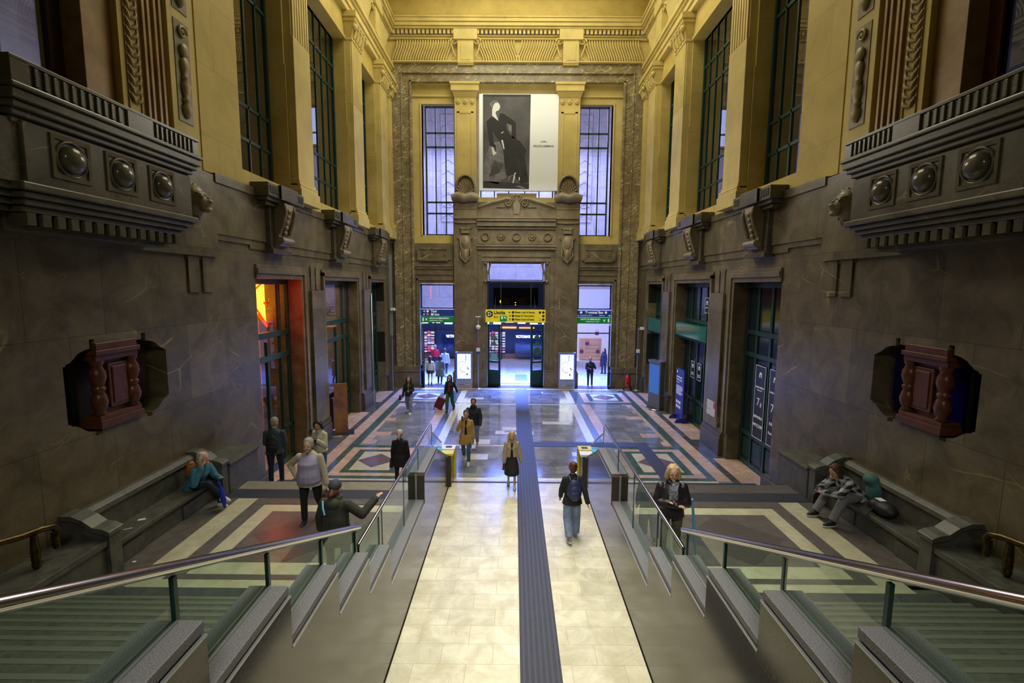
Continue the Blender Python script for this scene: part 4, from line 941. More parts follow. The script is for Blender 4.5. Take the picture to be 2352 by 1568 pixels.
# shop fronts of the gallery (z 0..5.6)
b=MB(); b.box(-14,14,38.3,38.5,0,3.5); struct(b.build('wall_gallery_shop',[mat('dark navy shop wall',(.015,.03,.09),.2)]))
b=MB(); b.box(-14,14,37.9,38.25,0,.35); struct(b.build('baseboard_gallery',[mat('red brown base',(.28,.14,.12),.5)]))
g=empty('boutique',(0,37.6,0),'dark glass shop front of the lingerie shop across the gallery','shop front')
b=MB(); 
for x in (-6.2,-3.1,-1.05,3.2,6.4): b.box(x-.05,x+.05,37.3,37.4,0,3.4)
b.box(-8,8,37.3,37.4,2.28,2.36); b.box(-8,8,37.3,37.4,3.3,3.4); b.build('frame',[BLACKM],g)
b=MB(); b.box(.0,8,37.32,37.34,.2,2.2); b.box(-6.2,-3.1,37.32,37.34,.2,2.2); b.build('dark_glass',[mat('navy glossy glass',(.01,.025,.1),.08,spec=1)],g)
text("VICTORIA'S SECRET",.27,(.05,37.28,1.72),FT,emis('white shop letters',(.9,.95,1),4),g,sx=.8,font_off=.006); text("VICTORIA'S",.27,(-5.35,37.28,1.72),FT,emis('white shop letters',(.9,.95,1),4),g,sx=.75,font_off=.006)
WL=emis('white shop light',(.85,.88,1),3.2); OL=emis('orange shop light',(1,.3,.06),2.6)
b=MB(); 
for k in range(16): b.box(-7.4+k*.95,-6.8+k*.95,37.5,37.6,2.75+R.uniform(-.1,.2),2.85+R.uniform(0,.25))
b.box(-8,8,37.6,37.65,3.1,3.2); b.build('ceiling_lights',[WL],g)
b=MB(); b.box(-1.2,.1,37.55,37.6,2.42,2.55); b.box(.3,1.5,37.55,37.6,2.42,2.52); b.build('orange_lights',[OL],g)
g=empty('shop_goods',(-1.5,37.8,0),'bright display of packaged goods left of the dark shop front','shop display')
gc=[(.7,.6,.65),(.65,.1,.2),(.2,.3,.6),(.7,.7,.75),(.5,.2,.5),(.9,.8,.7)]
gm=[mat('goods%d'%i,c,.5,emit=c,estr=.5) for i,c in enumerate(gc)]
for r in range(8):
    b=MB()
    for k in range(26): 
        x=-8+k*.28; b.box(x,x+.22,37.7,37.9,.5+r*.21,.5+r*.21+R.uniform(.08,.18),R.randrange(6))
    b.build('goods_shelf',gm,g)
# right side shop: wooden display
g=empty('shop_display',(5.6,35,0),'shop with wooden drawer display and hanging bags beyond the right doorway','shop display')
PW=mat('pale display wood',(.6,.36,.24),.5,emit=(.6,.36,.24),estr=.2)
b=MB(); b.box(4.8,6.4,35.6,36.3,.3,1.9)
for k in range(5): b.box(5.2,6.2,35.5,35.6,.3+k*.28,.52+k*.28)
b.build('wooden_drawers',[PW],g,bevel=.02)
b=MB(); b.box(4.2,7.6,35.2,36.8,.0,.25); b.build('plinth',[WHITE],g)
for (x,z) in ((5.3,1.55),(4.9,.95),(6.1,.95),(6.0,2.3)):
    b=MB(); b.box(x-.13,x+.13,35.3,35.42,z-.13,z+.1); b.tube([(x-.1,35.36,z+.1),(x,35.36,z+.26),(x+.1,35.36,z+.1)],.015,5); b.build('hanging_bag',[mat('plum bag',(.25,.04,.12),.5)],g)
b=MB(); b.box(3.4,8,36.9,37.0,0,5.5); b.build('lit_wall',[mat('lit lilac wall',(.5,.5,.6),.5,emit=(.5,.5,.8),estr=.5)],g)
b=MB(); 
for x in (4.35,7.0): b.box(x-.04,x+.04,34.9,35.0,0,3.2)
b.box(4,7.6,34.9,35.0,2.3,2.38); b.build('frame',[BLACKM],g)
b=MB(); b.ell((4.1,34.8,2.6),(.1,.1,.2)); b.ell((7.25,34.8,2.6),(.14,.1,.25)); b.build('orange_lamp',[OL],g)
# grille mat & floor grid in the gallery
b=MB(); b.box(.0,.75,28.9,30.9,.0,.006); tag(b.build('floor_mat',[mat('blue ribbed mat',(.08,.11,.3),.5)]),'ribbed mat on the gallery floor just beyond the middle doorway','floor mat')
b=MB(); b.box(-1.6,1.6,27.9,28.05,.0,.005); struct(b.build('trim_threshold',[NAVY]))
# ------------------------------------------------------------------ banner
GY=mat('banner grey',(.1,.1,.11),.7,noise=.5,nscale=.8); BW=mat('banner white',(.84,.88,.93),.7,emit=(.66,.72,.78),estr=.0)
bc=[GY,mat('banner black cloth',(.022,.022,.026),.8),mat('banner skin grey',(.72,.72,.74),.7),mat('banner mid grey',(.24,.23,.26),.8,noise=.5,nscale=3),mat('banner trouser grey',(.035,.035,.04),.8,noise=.4,nscale=2),BW,mat('banner dark edge',(.04,.04,.045),.8)]
yb=D-.18
g=empty('hanging_banner',(0,yb,10.9),'huge hanging fashion banner with a seated figure in black between the yellow pilasters','banner')
def BU(u,v): return (-2.05+(u-38)/1122*4.27, 15.88-(v-80)/1355*5.01)
def poly(b,pts,lv,m): 
    P=[BU(*p) for p in pts]; b.add([(x,yb-.004*lv,z) for x,z in P],[tuple(range(len(P)))],m)
b=MB(); b.box(-2.05,2.21,yb,yb+.03,10.87,15.88,5); b.build('white_sheet',bc,g)
b=MB(); poly(b,[(92,88),(764,88),(750,1412),(92,1400)],1,0); poly(b,[(92,88),(764,88),(764,118),(92,118)],2,6); poly(b,[(92,1300),(752,1340),(750,1412),(92,1400)],2,6); b.build('dark_backdrop',bc,g)
b=MB()
poly(b,[(190,800),(100,1060),(100,1300),(300,1345),(430,1240),(400,1120),(390,900),(330,745),(250,750)],2,3)
poly(b,[(250,1000),(180,1240),(330,1180),(390,1060),(340,1040)],3,0)
b.build('draped_cloth',bc,g)
b=MB()
poly(b,[(330,350),(380,352),(500,430),(556,480),(562,700),(500,690),(498,500),(420,480),(425,560),(470,640),(560,700),(520,770),(400,830),(300,690),(225,590),(245,760),(275,800),(280,900),(250,820),(190,800),(165,620),(140,465),(210,400),(222,395),(310,450)],4,1)
b.build('black_jacket',bc,g)
b=MB(); poly(b,[(400,830),(520,770),(560,705),(620,735),(710,860),(690,960),(740,1300),(640,1340),(560,1240),(430,1210),(395,1000),(380,850)],3,4); poly(b,[(600,960),(640,1200),(620,1230),(585,1000)],4,6); b.build('dark_trousers',bc,g)
b=MB(); poly(b,[(222,245),(250,195),(290,190),(318,215),(335,255),(322,300),(300,318),(285,316),(270,345),(290,400),(312,455),(290,440),(222,385)],5,2); poly(b,[(215,825),(235,820),(262,885),(285,890),(280,925),(262,920),(245,950),(225,900)],5,2); poly(b,[(350,620),(385,598),(380,615),(350,632)],5,2); poly(b,[(350,720),(375,720),(400,845),(385,850)],5,2); poly(b,[(435,490),(498,520),(498,630),(455,580)],3,3); b.build('face_and_hands',bc,g)
b=MB(); poly(b,[(190,225),(205,195),(250,170),(295,178),(312,200),(262,205),(235,250),(228,290),(205,270)],6,3); b.build('light_hair',bc,g)
b=MB(); poly(b,[(540,1185),(568,1178),(560,1200),(545,1205),(555,1230),(530,1330),(515,1330),(530,1230)],5,2); poly(b,[(600,1245),(615,1240),(622,1280),(605,1295)],5,2); poly(b,[(450,1260),(480,1220),(530,1210),(520,1230),(490,1240),(460,1310)],5,3); poly(b,[(545,1375),(620,1360),(700,1400),(680,1415),(600,1392)],5,3); b.build('shoes',bc,g)
text('DOLCE & GABBANA',.155,(BU(950,0)[0],yb-.006,BU(0,815)[1]),FT,SBL,g,align='CENTER',sx=.78); text('AL MUSEO\nLA COLLEZIONE',.05,(BU(950,0)[0],yb-.006,BU(0,735)[1]),FT,mat('small grey text',(.3,.35,.4),.6),g,align='CENTER',sx=1.1)
b=MB(); b.tube([(-2.05,yb+.1,10.86),(2.2,yb+.1,10.86)],.02,6); b.tube([(-2.05,yb+.1,11.02),(2.2,yb+.1,11.02)],.015,6)
for k in range(22): x=-2.05+k*.195; b.tube([(x,yb+.1,10.86 if k%2 else 11.02),(x+.195,yb+.1,11.02 if k%2 else 10.86)],.01,5)
b.build('truss',[ALU],g)
# ------------------------------------------------------------------ advert columns
for s,side in ((-1,'left'),(1,'right')):
    c=s*2.86; y0=D-.75
    g=empty('advert_screen',(c,y0,0),'free standing lit advert screen %s of the middle doorway'%side,'advert screen')
    b=MB(); b.box(c-.46,c+.46,y0,y0+.28,0,.5); b.box(c-.46,c+.46,y0,y0+.28,.5,2.02); b.box(c-.48,c+.48,y0-.02,y0+.3,2.0,2.05); b.build('casing',[ALU],g,bevel=.01)
    b=MB(); b.box(c-.41,c+.41,y0-.012,y0,.52,1.98); b.build('blue_bezel',[mat('blue bezel',(.01,.05,.4),.3,emit=(.02,.1,1),estr=.8)],g)
    b=MB(); b.box(c-.37,c+.37,y0-.02,y0-.012,.56,1.94); b.build('screen',[emis('screen white',(.9,.95,1),2.2)],g)
    sb=emis('screen dark blue',(.01,.03,.2),.5); sc_=emis('screen cyan',(.05,.45,.9),1.0)
    b=MB(); yq=y0-.026
    def P(u,v): return (c-.37+u*.74, yq, 1.94-v*1.38)
    b.tube([P(.1,.45),P(.14,.36),P(.25,.31),P(.4,.29),P(.52,.31),P(.6,.38)],.014,5)
    b.tube([P(.17,.6),P(.2,.54),P(.3,.5)],.014,5); b.tube([P(.17,.6),P(.24,.68),P(.34,.7)],.018,5); b.tube([P(.28,.74),P(.45,.72),P(.6,.74)],.018,5); b.tube([P(.42,.64),P(.5,.62)],.006,5); b.tube([P(.4,.48),P(.46,.47)],.006,5)
    b.tube([P(.74,.53),P(.82,.6),P(.8,.64)],.03,5); b.tube([P(.72,.78),P(.72,.86)],.04,5); b.tube([P(.8,.9),P(.9,1.0)],.012,5); b.build('drawn_lines',[sb],g)
    b=MB(); b.tube([P(.6,.02),P(.66,.1),P(.62,.18),P(.64,.27)],.03,5); b.tube([P(.38,.1),P(.44,.16)],.012,5); b.tube([P(.35,.88),P(.55,.85)],.01,5); b.build('cyan_marks',[sc_],g)
    b=MB(); b.box(c-.42,c+.42,y0-.015,y0,.2,.23); b.build('steel_strip',[STEEL],g)
# poles with cameras
def pole(x,y,h,label,kind):
    g=empty('sign_pole',(x,y,0),label,'pole')
    b=MB(); b.tube([(x,y,0),(x,y,h)],.03,10); b.lathe([(.16,0),(.16,.02),(.04,.04)],(x,y,0),2,14); b.build('pole',[ALU],g)
    if kind!='plain':
        b=MB(); b.box(x-.1,x+.1,y-.05,y-.035,1.98,2.3); b.build('notice',[WHITE],g); b=MB(); b.box(x-.1,x+.1,y-.055,y-.05,1.98,2.1); b.build('blue_band',[BS],g)
    if kind=='dome':
        b=MB(); b.tube([(x,y,h),(x,y,h+.5)],.015,8); b.lathe([(.02,.42),(.12,.38),(.13,.3),(.1,.22),(.02,.16)],(x,y-.04,h-.35),2,12); b.box(x-.14,x+.14,y-.1,y+.1,h+.5,h+.54); b.build('dome_camera',[WHITE],g)
        b=MB(); b.box(x-.15,x+.15,y-.06,y-.04,2.42,2.58); b.build('red_notice',[mat('dull red',(.3,.06,.05),.5)],g)
    if kind=='cam':
        b=MB(); b.tube([(x,y,h-.1),(x+.14,y-.05,h-.12)],.015,6); b.box(x+.1,x+.26,y-.2,y+.1,h-.12,h+.02); b.build('camera_box',[WHITE],g,bevel=.02)
pole(-2.07,26.5,3.5,'steel pole with dome camera right of the left advert screen','dome')
pole(6.72,26.4,3.5,'steel pole with camera in the right rear corner','cam')
g=empty('wall_pole',(-6.7,26.0,0),'tall grey pole with a long box in the left rear corner','pole')
b=MB(); b.tube([(-6.7,26,0),(-6.7,26,3.9)],.03,8); b.build('pole',[ALU],g)
b=MB(); b.box(-6.78,-6.64,25.9,26.0,3.0,7.3); b.build('long_box',[mat('grey green metal',(.2,.24,.22),.4)],g,bevel=.01)
b=MB(); b.box(-6.7,-6.5,25.8,25.95,4.35,4.5); b.ell((-6.5,25.82,4.4),.07); b.build('camera_box',[WHITE],g)
g=empty('hoop_pole',(-6.9,22.9,0),'thin grey pole beside the farthest left doorway','pole')
b=MB(); b.tube([(-6.86,22.9,0),(-6.86,22.9,5.3),(-6.95,23.1,5.3)],.035,8); b.build('pole',[ALU],g)
# fire extinguisher trolley
g=empty('fire_extinguisher',(6.2,26.3,0),'wheeled red fire extinguisher against the right rear wall','fire extinguisher')
REDM=mat('red enamel',(.45,.015,.01),.3)
b=MB(); b.lathe([(.02,.14),(.13,.18),(.15,.25),(.15,.7),(.1,.82),(.04,.88),(.04,.95)],(6.2,26.3,0),2,14); b.build('cylinder',[REDM],g)
for q in (-1,1):
    b=MB(); b.lathe([(.12,-.025),(.12,.025)],(6.2+q*.2,26.34,.12),0,14); b.build('wheel',[BLACK],g)
b=MB(); b.tube([(6.02,26.38,.12),(6.05,26.4,1.1),(6.35,26.4,1.1),(6.38,26.38,.12)],.015,6); b.tube([(6.2,26.2,.9),(6.35,26.14,.6),(6.1,26.12,.45),(6.3,26.12,.3)],.018,6); b.build('hose_and_handle',[BLACK],g)
b=MB(); b.box(5.98,6.18,D-.1,D-.0,1.72,1.95); tag(b.build('fire_notice',[SR]),'small red fire notice on the marble right of the right doorway','notice')
# left rear notices, kiosk, boards
g=empty('info_kiosk',(6.6,22.3,0),'tall grey information kiosk with blue screen by the farthest right doorway','kiosk')
def rotbox(b,cx,cy,ang,x0,x1,y0,y1,z0,z1):
    m=MB(); m.box(x0,x1,y0,y1,z0,z1); m.xf(Matrix.Translation((cx,cy,0))@Matrix.Rotation(ang,4,'Z')); b.v,b.f,b.m,b.sm=(b.v+m.v,b.f+[tuple(i+len(b.v) for i in f) for f in m.f],b.m+m.m,b.sm+m.sm)
ka=math.radians(-68); b=MB(); rotbox(b,6.6,22.35,ka,-.42,.42,-.13,.13,.06,2.2); rotbox(b,6.6,22.35,ka,-.45,.45,-.18,.16,2.2,2.3); b.build('casing',[mat('kiosk grey',(.2,.2,.21),.35,.6)],g,bevel=.01)
b=MB(); rotbox(b,6.6,22.35,ka,-.34,.34,-.145,-.13,.75,2.1); b.build('screen',[emis('kiosk screen',(.06,.22,.75),.55)],g)
b=MB(); b.lathe([(.5,0),(.5,.03),(.46,.06)],(6.55,22.35,0),2,24,sx=.75); b.build('base_plate',[STEEL],g)
g=empty('info_board',(7.25,20.2,0),'standing blue notice board in front of the second right doorway','notice board')
p0=Vector((7.08,20.75,0)); p1=Vector((7.1,19.85,0))
b=MB(); b.box(6.98,7.03,19.8,20.75,.05,2.25); b.build('board',[mat('royal blue board',(.012,.02,.25),.4)],g)
for tx,sz,zz in (('INFORMAZIONI',.09,1.85),('MILANO CENTRALE',.075,1.74),('Information desk',.05,1.64)): text(tx,sz,(6.975,20.68,zz),RX(1),LETW,g)
b=MB()
for k in range(9): b.box(6.972,6.98,20.68-R.uniform(.55,.78),20.68,1.5-k*.045,1.515-k*.045)
for k in range(6): b.box(6.972,6.98,20.1+(k%3)*.2,20.22+(k%3)*.2,.75-(k//3)*.2,.87-(k//3)*.2)
b.box(6.972,6.98,20.58,20.68,2.05,2.15); b.build('printed_lines',[LETW],g)
for yv in (20.65,19.9):
    b=MB(); b.prism([(6.7,0),(7.3,0),(7.27,.12),(7.15,.2),(6.85,.2),(6.73,.12)],1,yv-.015,yv+.015); b.build('foot',[MATS['royal blue board']],g)
g=empty('evacuation_plan',(6.9,16.8,1.2),'white evacuation plan with red corner on the right pier','plan')
b=MB(); b.box(6.885,6.9,16.42,17.12,1.2,1.72); b.build('sheet',[mat('white sheet',(.62,.62,.62),.5)],g)
b=MB(); b.box(6.88,6.885,16.42,16.55,1.5,1.72); b.build('red_corner',[SR],g)
b=MB(); 
for k in range(14): yv=R.uniform(16.65,17.05); zv=R.uniform(1.28,1.65); b.box(6.88,6.885,yv,yv+R.uniform(.01,.1),zv,zv+.008)
b.build('plan_lines',[mat('plan grey',(.25,.25,.25),.5)],g)
g=empty('poster_stand',(-6.9,18.3,0),'tall narrow reddish poster stand outside the middle left doorway','poster stand')
b=MB(); rotbox(b,-6.75,18.2,.35,-.24,.24,-.03,.03,0,1.95); b.build('board',[mat('poster maroon',(.22,.1,.1),.4,col2=(.5,.22,.06),nscale=2)],g)
b=MB(); rotbox(b,-6.75,18.2,.35,-.45,.45,-.35,.35,0,.02); b.build('base_plate',[BLACKM],g)
# ------------------------------------------------------------------ niches with carved wood
for s,side in ((-1,'left'),(1,'right')):
    g=empty('wooden_screen',(s*7.1,8.3,3.3),'carved red brown wooden screen with balusters in the %s wall niche'%side,'wooden screen')
    def bx(b,a,c,y0,y1,z0_,z1_): b.box(s*a,s*c,y0,y1,z0_,z1_)
    b=MB(); bx(b,6.93,7.3,7.78,8.72,3.29,3.42); bx(b,6.96,7.28,7.8,8.7,3.42,3.5); b.build('bottom_rail',[WOODR],g,bevel=.008); b=MB(); bx(b,6.96,7.28,7.8,8.7,4.42,4.52); bx(b,6.92,7.3,7.78,8.72,4.52,4.6); bx(b,6.95,7.3,7.82,8.68,4.6,4.72); b.build('top_rail',[WOODR],g,bevel=.008)
    b=MB(); bx(b,7.08,7.22,8.0,8.66,3.5,4.42); bx(b,7.03,7.08,8.12,8.54,3.58,4.34); bx(b,7.01,7.03,8.18,8.48,3.64,4.28); b.build('panel',[WOODR],g,bevel=.01)
    for yv in (7.9,8.62):
        b=MB(); b.lathe([(.07,0),(.1,.03),(.06,.06),(.1,.12),(.125,.22),(.1,.34),(.07,.4),(.1,.42),(.1,.47),(.07,.49),(.09,.52),(.125,.64),(.115,.74),(.07,.83),(.1,.87),(.1,.92)],(s*7.04,yv,3.5),2,16); b.build('baluster',[WOODR],g)
    b=MB(); bx(b,7.43,7.47,7.2,9.5,3.1,4.85)
    tag(b.build('niche_panel',[mat('blue niche board',(.006,.01,.2),.5) if s>0 else mat('mauve niche glass',(.13,.1,.125),.3)]),'%s board closing the back of the %s wall niche'%('deep blue' if s>0 else 'dull mauve',side),'panel')
    b=MB(); bx(b,7.3,7.36,7.66,7.74,3.2,4.8); bx(b,7.3,7.36,8.98,9.08,3.2,4.8); struct(b.build('trim_niche_%s'%side,[BLACKM]))
# ------------------------------------------------------------------ benches and side blocks
for s,side in ((-1,'left'),(1,'right')):
    g=empty('stone_bench',(s*6.6,8.5,LZ),'long dark stone bench with curved arms on the %s landing'%side,'bench')
    def bx(b,a,c,y0,y1,z0_,z1_): b.box(s*a,s*c,y0,y1,z0_,z1_)
    b=MB(); bx(b,6.5,6.9,7.2,9.9,LZ,1.5); bx(b,6.47,6.5,7.25,7.9,LZ,1.42); bx(b,6.47,6.5,8.9,9.85,LZ,1.42); bx(b,6.43,6.92,7.2,9.9,1.5,1.58); b.build('seat',[DSTONE],g,bevel=.02)
    b=MB(); bx(b,6.86,7.0,7.15,9.95,1.5,2.0); b.prism([(s*6.8,2.0),(s*6.82,2.08),(s*6.9,2.13),(s*7.0,2.13),(s*7.0,2.0)],1,7.1,10.0); b.build('backrest',[DSTONE],g,bevel=.01)
    for (y0,y1) in ((6.98,7.2),(9.85,10.05)):
        b=MB(); b.prism([(s*6.28,LZ),(s*6.28,1.92),(s*6.36,1.95),(s*6.5,1.97),(s*6.65,2.08),(s*6.82,2.15),(s*7.0,2.15),(s*7.0,LZ)],1,y0,y1); b.prism([(s*6.25,1.86),(s*6.25,1.93),(s*6.36,1.98),(s*6.5,2.0),(s*6.65,2.11),(s*6.82,2.18),(s*7.0,2.18),(s*7.0,2.1),(s*6.82,2.1),(s*6.65,2.03),(s*6.5,1.92)],1,y0-.03,y1+.03)
        b.build('arm',[DSTONE],g,bevel=.015)
    b=MB(); bx(b,6.27,7.0,10.09,11.27,LZ-.3,1.78); bx(b,6.24,7.0,10.09,11.3,1.78,1.84); tag(b.build('stone_block',[DSTONE],bevel=.012),'dark stone block beyond the %s bench at the top of the steps'%side,'stone block')
    b=MB(); bx(b,6.34,7.0,-1,6.98,0,1.7); bx(b,6.3,7.0,-1,6.98,1.7,1.8); bx(b,6.36,7.0,-1,4.9,1.8,2.6); bx(b,6.33,7.0,-1,4.9,2.6,2.7); tag(b.build('stair_side_wall',[DSTONE],bevel=.012),'stepped dark stone side wall below the %s bench'%side,'stone block')
    g=empty('bronze_handrail',(s*6.6,6.3,1.8),'turned bronze handrail on the %s stair side wall'%side,'handrail')
    b=MB(); b.tube([(s*6.62,6.52,2.12),(s*6.62,6.53,2.2),(s*6.63,6.48,2.27),(s*6.66,6.35,2.3),(s*6.7,6.1,2.32),(s*6.75,5.2,2.52),(s*6.75,3,3.3)],.045,12); b.build('rail',[BRONZE],g)
    for (yq,zq,h) in ((6.52,1.92,.26),(6.22,1.8,.48)):
        b=MB(); b.lathe([(.02,0),(.045,.02),(.055,.08),(.05,.13),(.06,.15),(.045,.17),(.06,.19),(.045,.21),(.058,.23),(.04,h)],(s*6.64,yq,zq),2,12); b.build('turned_post',[BRONZE],g)
# ------------------------------------------------------------------ litter
PAP=mat('white paper',(.75,.77,.8),.6)
for i,(x,y,z,sx,sy,a,lab) in enumerate(((-6.62,8.05,1.585,.055,.035,.5,'white paper scrap on the left bench seat'),(-6.6,7.72,1.585,.06,.009,.6,'thin white stick lying on the left bench seat'),(-6.32,7.45,LZ+.004,.025,.02,.3,'crumpled white scrap on the floor by the left bench'),(-6.2,7.1,LZ+.004,.025,.02,1.,'crumpled white scrap near the left bench end'))):
    b=MB(); b.box(-sx,sx,-sy,sy,0,.012 if i>1 else .004); b.xf(Matrix.Translation((x,y,z))@Matrix.Rotation(a,4,'Z')); tag(b.build('paper_scrap',[PAP],bevel=.003),lab,'litter')

# rooms beyond the side windows
for s,side in ((-1,'left'),(1,'right')):
    b=MB(); b.box(s*12.4,s*12.7,-2,29,6.5,22); b.box(s*8.4,s*12.4,29,29.2,6.5,22)
    for k in range(7): b.box(s*12.2,s*12.4,9+k*3,9.5+k*3,6.5,22)
    b.box(s*12.1,s*12.4,-2,29,12.6,13.1); b.box(s*12.0,s*12.4,-2,29,17.6,18.0)
    struct(b.build('wall_room_beyond_'+side,[mat('mauve grey facade',(.34,.32,.36),.7,noise=.2,nscale=1.2)],bevel=.02))
b=MB(); b.prism([(13.5,10.6),(13.5,13.2),(14.4,14.6),(15.0,14.2),(14.2,12.6),(15.2,10.6)],0,-11.5,-11.4); b.box(-11.52,-11.4,17,18.4,10.5,14.2)
tag(b.build('red_banner',[mat('red banner cloth',(.5,.02,.02),.6)]),'red and white banner hanging beyond the middle upper left window','banner')
# ------------------------------------------------------------------ people
def cloth(name,c,n=.35,s=9,rough=.8,bump=.25): return mat(name,c,rough,noise=n,nscale=s,bump=bump,bscale=14)
SKIN=mat('skin',(.56,.33,.23),.55,noise=.12,nscale=8); SKIN2=mat('tan skin',(.42,.23,.15),.55,noise=.12,nscale=8)
EYEM=mat('eye dark',(.03,.02,.02),.3); LIPM=mat('lips',(.38,.11,.1),.5)
def V(*a): return Vector(a)
def loft(b,secs,seg=16,m=0,M=None):
    vs=[];fs=[]
    for c,rx,ry in secs:
        for k in range(seg):
            a=2*pi*k/seg; p=Vector((c[0]+rx*math.cos(a),c[1]+ry*math.sin(a),c[2])); vs.append(tuple(M@p) if M else tuple(p))
    n=len(secs)
    for i in range(n-1):
        for k in range(seg): fs.append((i*seg+k,i*seg+(k+1)%seg,(i+1)*seg+(k+1)%seg,(i+1)*seg+k))
    b.add(vs,fs,m,True); b.add(vs[:seg],[tuple(range(seg))[::-1]],m,True); b.add(vs[-seg:],[tuple(range(seg))],m,True)
ARM={'down':((.05,.0,-.29),(.07,.04,-.53)),'swingf':((.06,.07,-.27),(.05,.2,-.47)),'swingb':((.08,-.12,-.25),(.12,-.2,-.46)),
 'hip':((.22,-.08,-.2),(.07,.02,-.38)),'phone':((.05,.06,-.27),(-.02,.24,-.1)),'ear':((.1,.06,-.25),(-.05,.12,.06)),'bag':((.07,0,-.29),(.12,.03,-.54)),
 'cross':((.06,.03,-.27),(-.22,.2,-.22)),'out':((.16,.02,-.22),(.32,.12,-.1)),'front':((.04,.05,-.28),(-.1,.24,-.27)),'lap':((.03,.12,-.25),(-.1,.34,-.22))}
LEG={'stand':((.01,.0,-.43),(.02,-.01,-.84)),'fwd':((.0,.14,-.42),(.0,.2,-.83)),'back':((.01,-.04,-.43),(.01,-.27,-.77)),'step':((.01,.06,-.43),(.01,.06,-.84)),'lift':((.01,.08,-.42),(.01,-.12,-.78)),
 'sit':((.03,.42,-.0),(.04,.46,-.43)),'cross':((.0,.42,.09),(-.14,.62,-.24)),'sitf':((.1,.40,.0),(.12,.62,-.4)),'hang':((.05,.4,.0),(.1,.42,-.43))}
def person(label,loc,rz,H=1.68,legs=('fwd','back'),arms=('swingb','swingf'),hipz=.92,lean=0,w=1.0,skin=None,top=None,toplen=.86,flare=0,puff=.02,inner=None,bottom=None,legw=1.0,skirt=None,shoe=None,hair=None,hairm=None,headturn=0,nod=0,vox=.011,bare=False,belly=0,extra=None,collar=None,name='person'):
    k=H/1.7; skin=skin or SKIN
    root=empty(name,loc,label,'person',None,rz); root.scale=(k,k,k)
    hz=hipz; Ml=Matrix.Translation((0,0,hz))@Matrix.Rotation(-lean,4,'X')@Matrix.Translation((0,0,-.92))
    def T(p): return Ml@Vector(p)
    sh={s:T((s*.165*w,0,1.345)) for s in (-1,1)}; hip={s:Vector((s*.09*w,0,hz)) for s in (-1,1)}
    el={};wr={};kn={};an={}
    for s,a,l in ((-1,arms[0],legs[0]),(1,arms[1],legs[1])):
        A=ARM[a] if isinstance(a,str) else a; L=LEG[l] if isinstance(l,str) else l
        el[s]=sh[s]+V(s*A[0][0],A[0][1],A[0][2]); wr[s]=sh[s]+V(s*A[1][0],A[1][1],A[1][2])
        kn[s]=hip[s]+V(s*L[0][0],L[0][1],L[0][2]); an[s]=hip[s]+V(s*L[1][0],L[1][1],L[1][2])
    Mh=Matrix.Translation(T((0,.018,1.468)))@Matrix.Scale(1.1,4)@Matrix.Rotation(headturn,4,'Z')@Matrix.Rotation(-nod,4,'X')
    def Hd(p): return Mh@Vector(p)
    b=MB(); R3=Mh.to_3x3()
    b.ell(Hd((0,0,.115)),(.074,.092,.105),rot=R3,seg=18,rings=12); b.ell(Hd((0,.035,.055)),(.052,.055,.06),rot=R3); b.ell(Hd((0,.095,.095)),(.012,.02,.024),rot=R3,seg=8,rings=6); b.ell(Hd((0,.08,.02)),(.03,.025,.02),rot=R3,seg=10,rings=6)
    for q in (-1,1): b.ell(Hd((q*.076,-.005,.1)),(.01,.02,.03),rot=R3,seg=8,rings=6); b.ell(Hd((q*.04,.07,.075)),(.022,.02,.022),rot=R3,seg=8,rings=6)
    b.tube([T((0,-.01,1.36)),T((0,0,1.45)),Hd((0,-.015,.06))],[.06,.05,.05],12)
    loft(b,[(( 0,0,.86),.14*w,.1*w),((0,0,1.05),.11*w,.085*w),((0,0,1.25),.135*w,.1),((0,0,1.36),.14*w,.075),((0,0,1.43),.06,.055)],M=Ml)
    for s in (-1,1):
        b.cap(sh[s],el[s],.042,.035); b.cap(el[s],wr[s],.034,.024)
        d=(wr[s]-el[s]).normalized(); side=d.cross(V(0,0,1)); side=side.normalized() if side.length>.1 else V(1,0,0); nrm=side.cross(d).normalized()
        if abs(d.z)>.75: side=V(0,1,0)-d*d.y; side.normalize(); nrm=side.cross(d).normalized()
        pm=wr[s]+d*.055
        b.ell(pm,(.018,.04,.05),rot=Matrix((nrm,side,d)).transposed(),seg=12,rings=8)
        for i,(o_,ln) in enumerate(((-.029,.052),(-.01,.062),(.01,.058),(.028,.045))):
            p0=pm+side*o_+d*.03; p1=p0+d*ln*.55+nrm*.006*-s; p2=p1+d*ln*.45+nrm*.018*-s
            b.tube([p0,p1,p2],[.0095,.009,.0075],6); b.ell(p2,.0075,0,6,5)
        t0=pm-side*.03-d*.01; b.tube([t0,t0-side*.022+d*.022,t0-side*.025+d*.045],[.012,.011,.009],6)
        b.cap(hip[s],kn[s],.075*w,.05); b.cap(kn[s],an[s],.048,.032)
        # feet
        f=V(0,1,0); b.cap(an[s]+V(0,-.02,-.03),an[s]+V(0,.13,-.055),.03,.022)
    b.build('body',[skin],root,local=True,remesh=vox)
    for q in (-1,1):
        e=MB(); e.ell(Hd((q*.03,.083,.118)),(.012,.007,.006),rot=R3,seg=8,rings=5); e.build('eye',[EYEM],root,local=True)
    e=MB(); e.ell(Hd((0,.095,.055)),(.02,.008,.006),rot=R3,seg=8,rings=5); e.build('mouth',[LIPM],root,local=True)
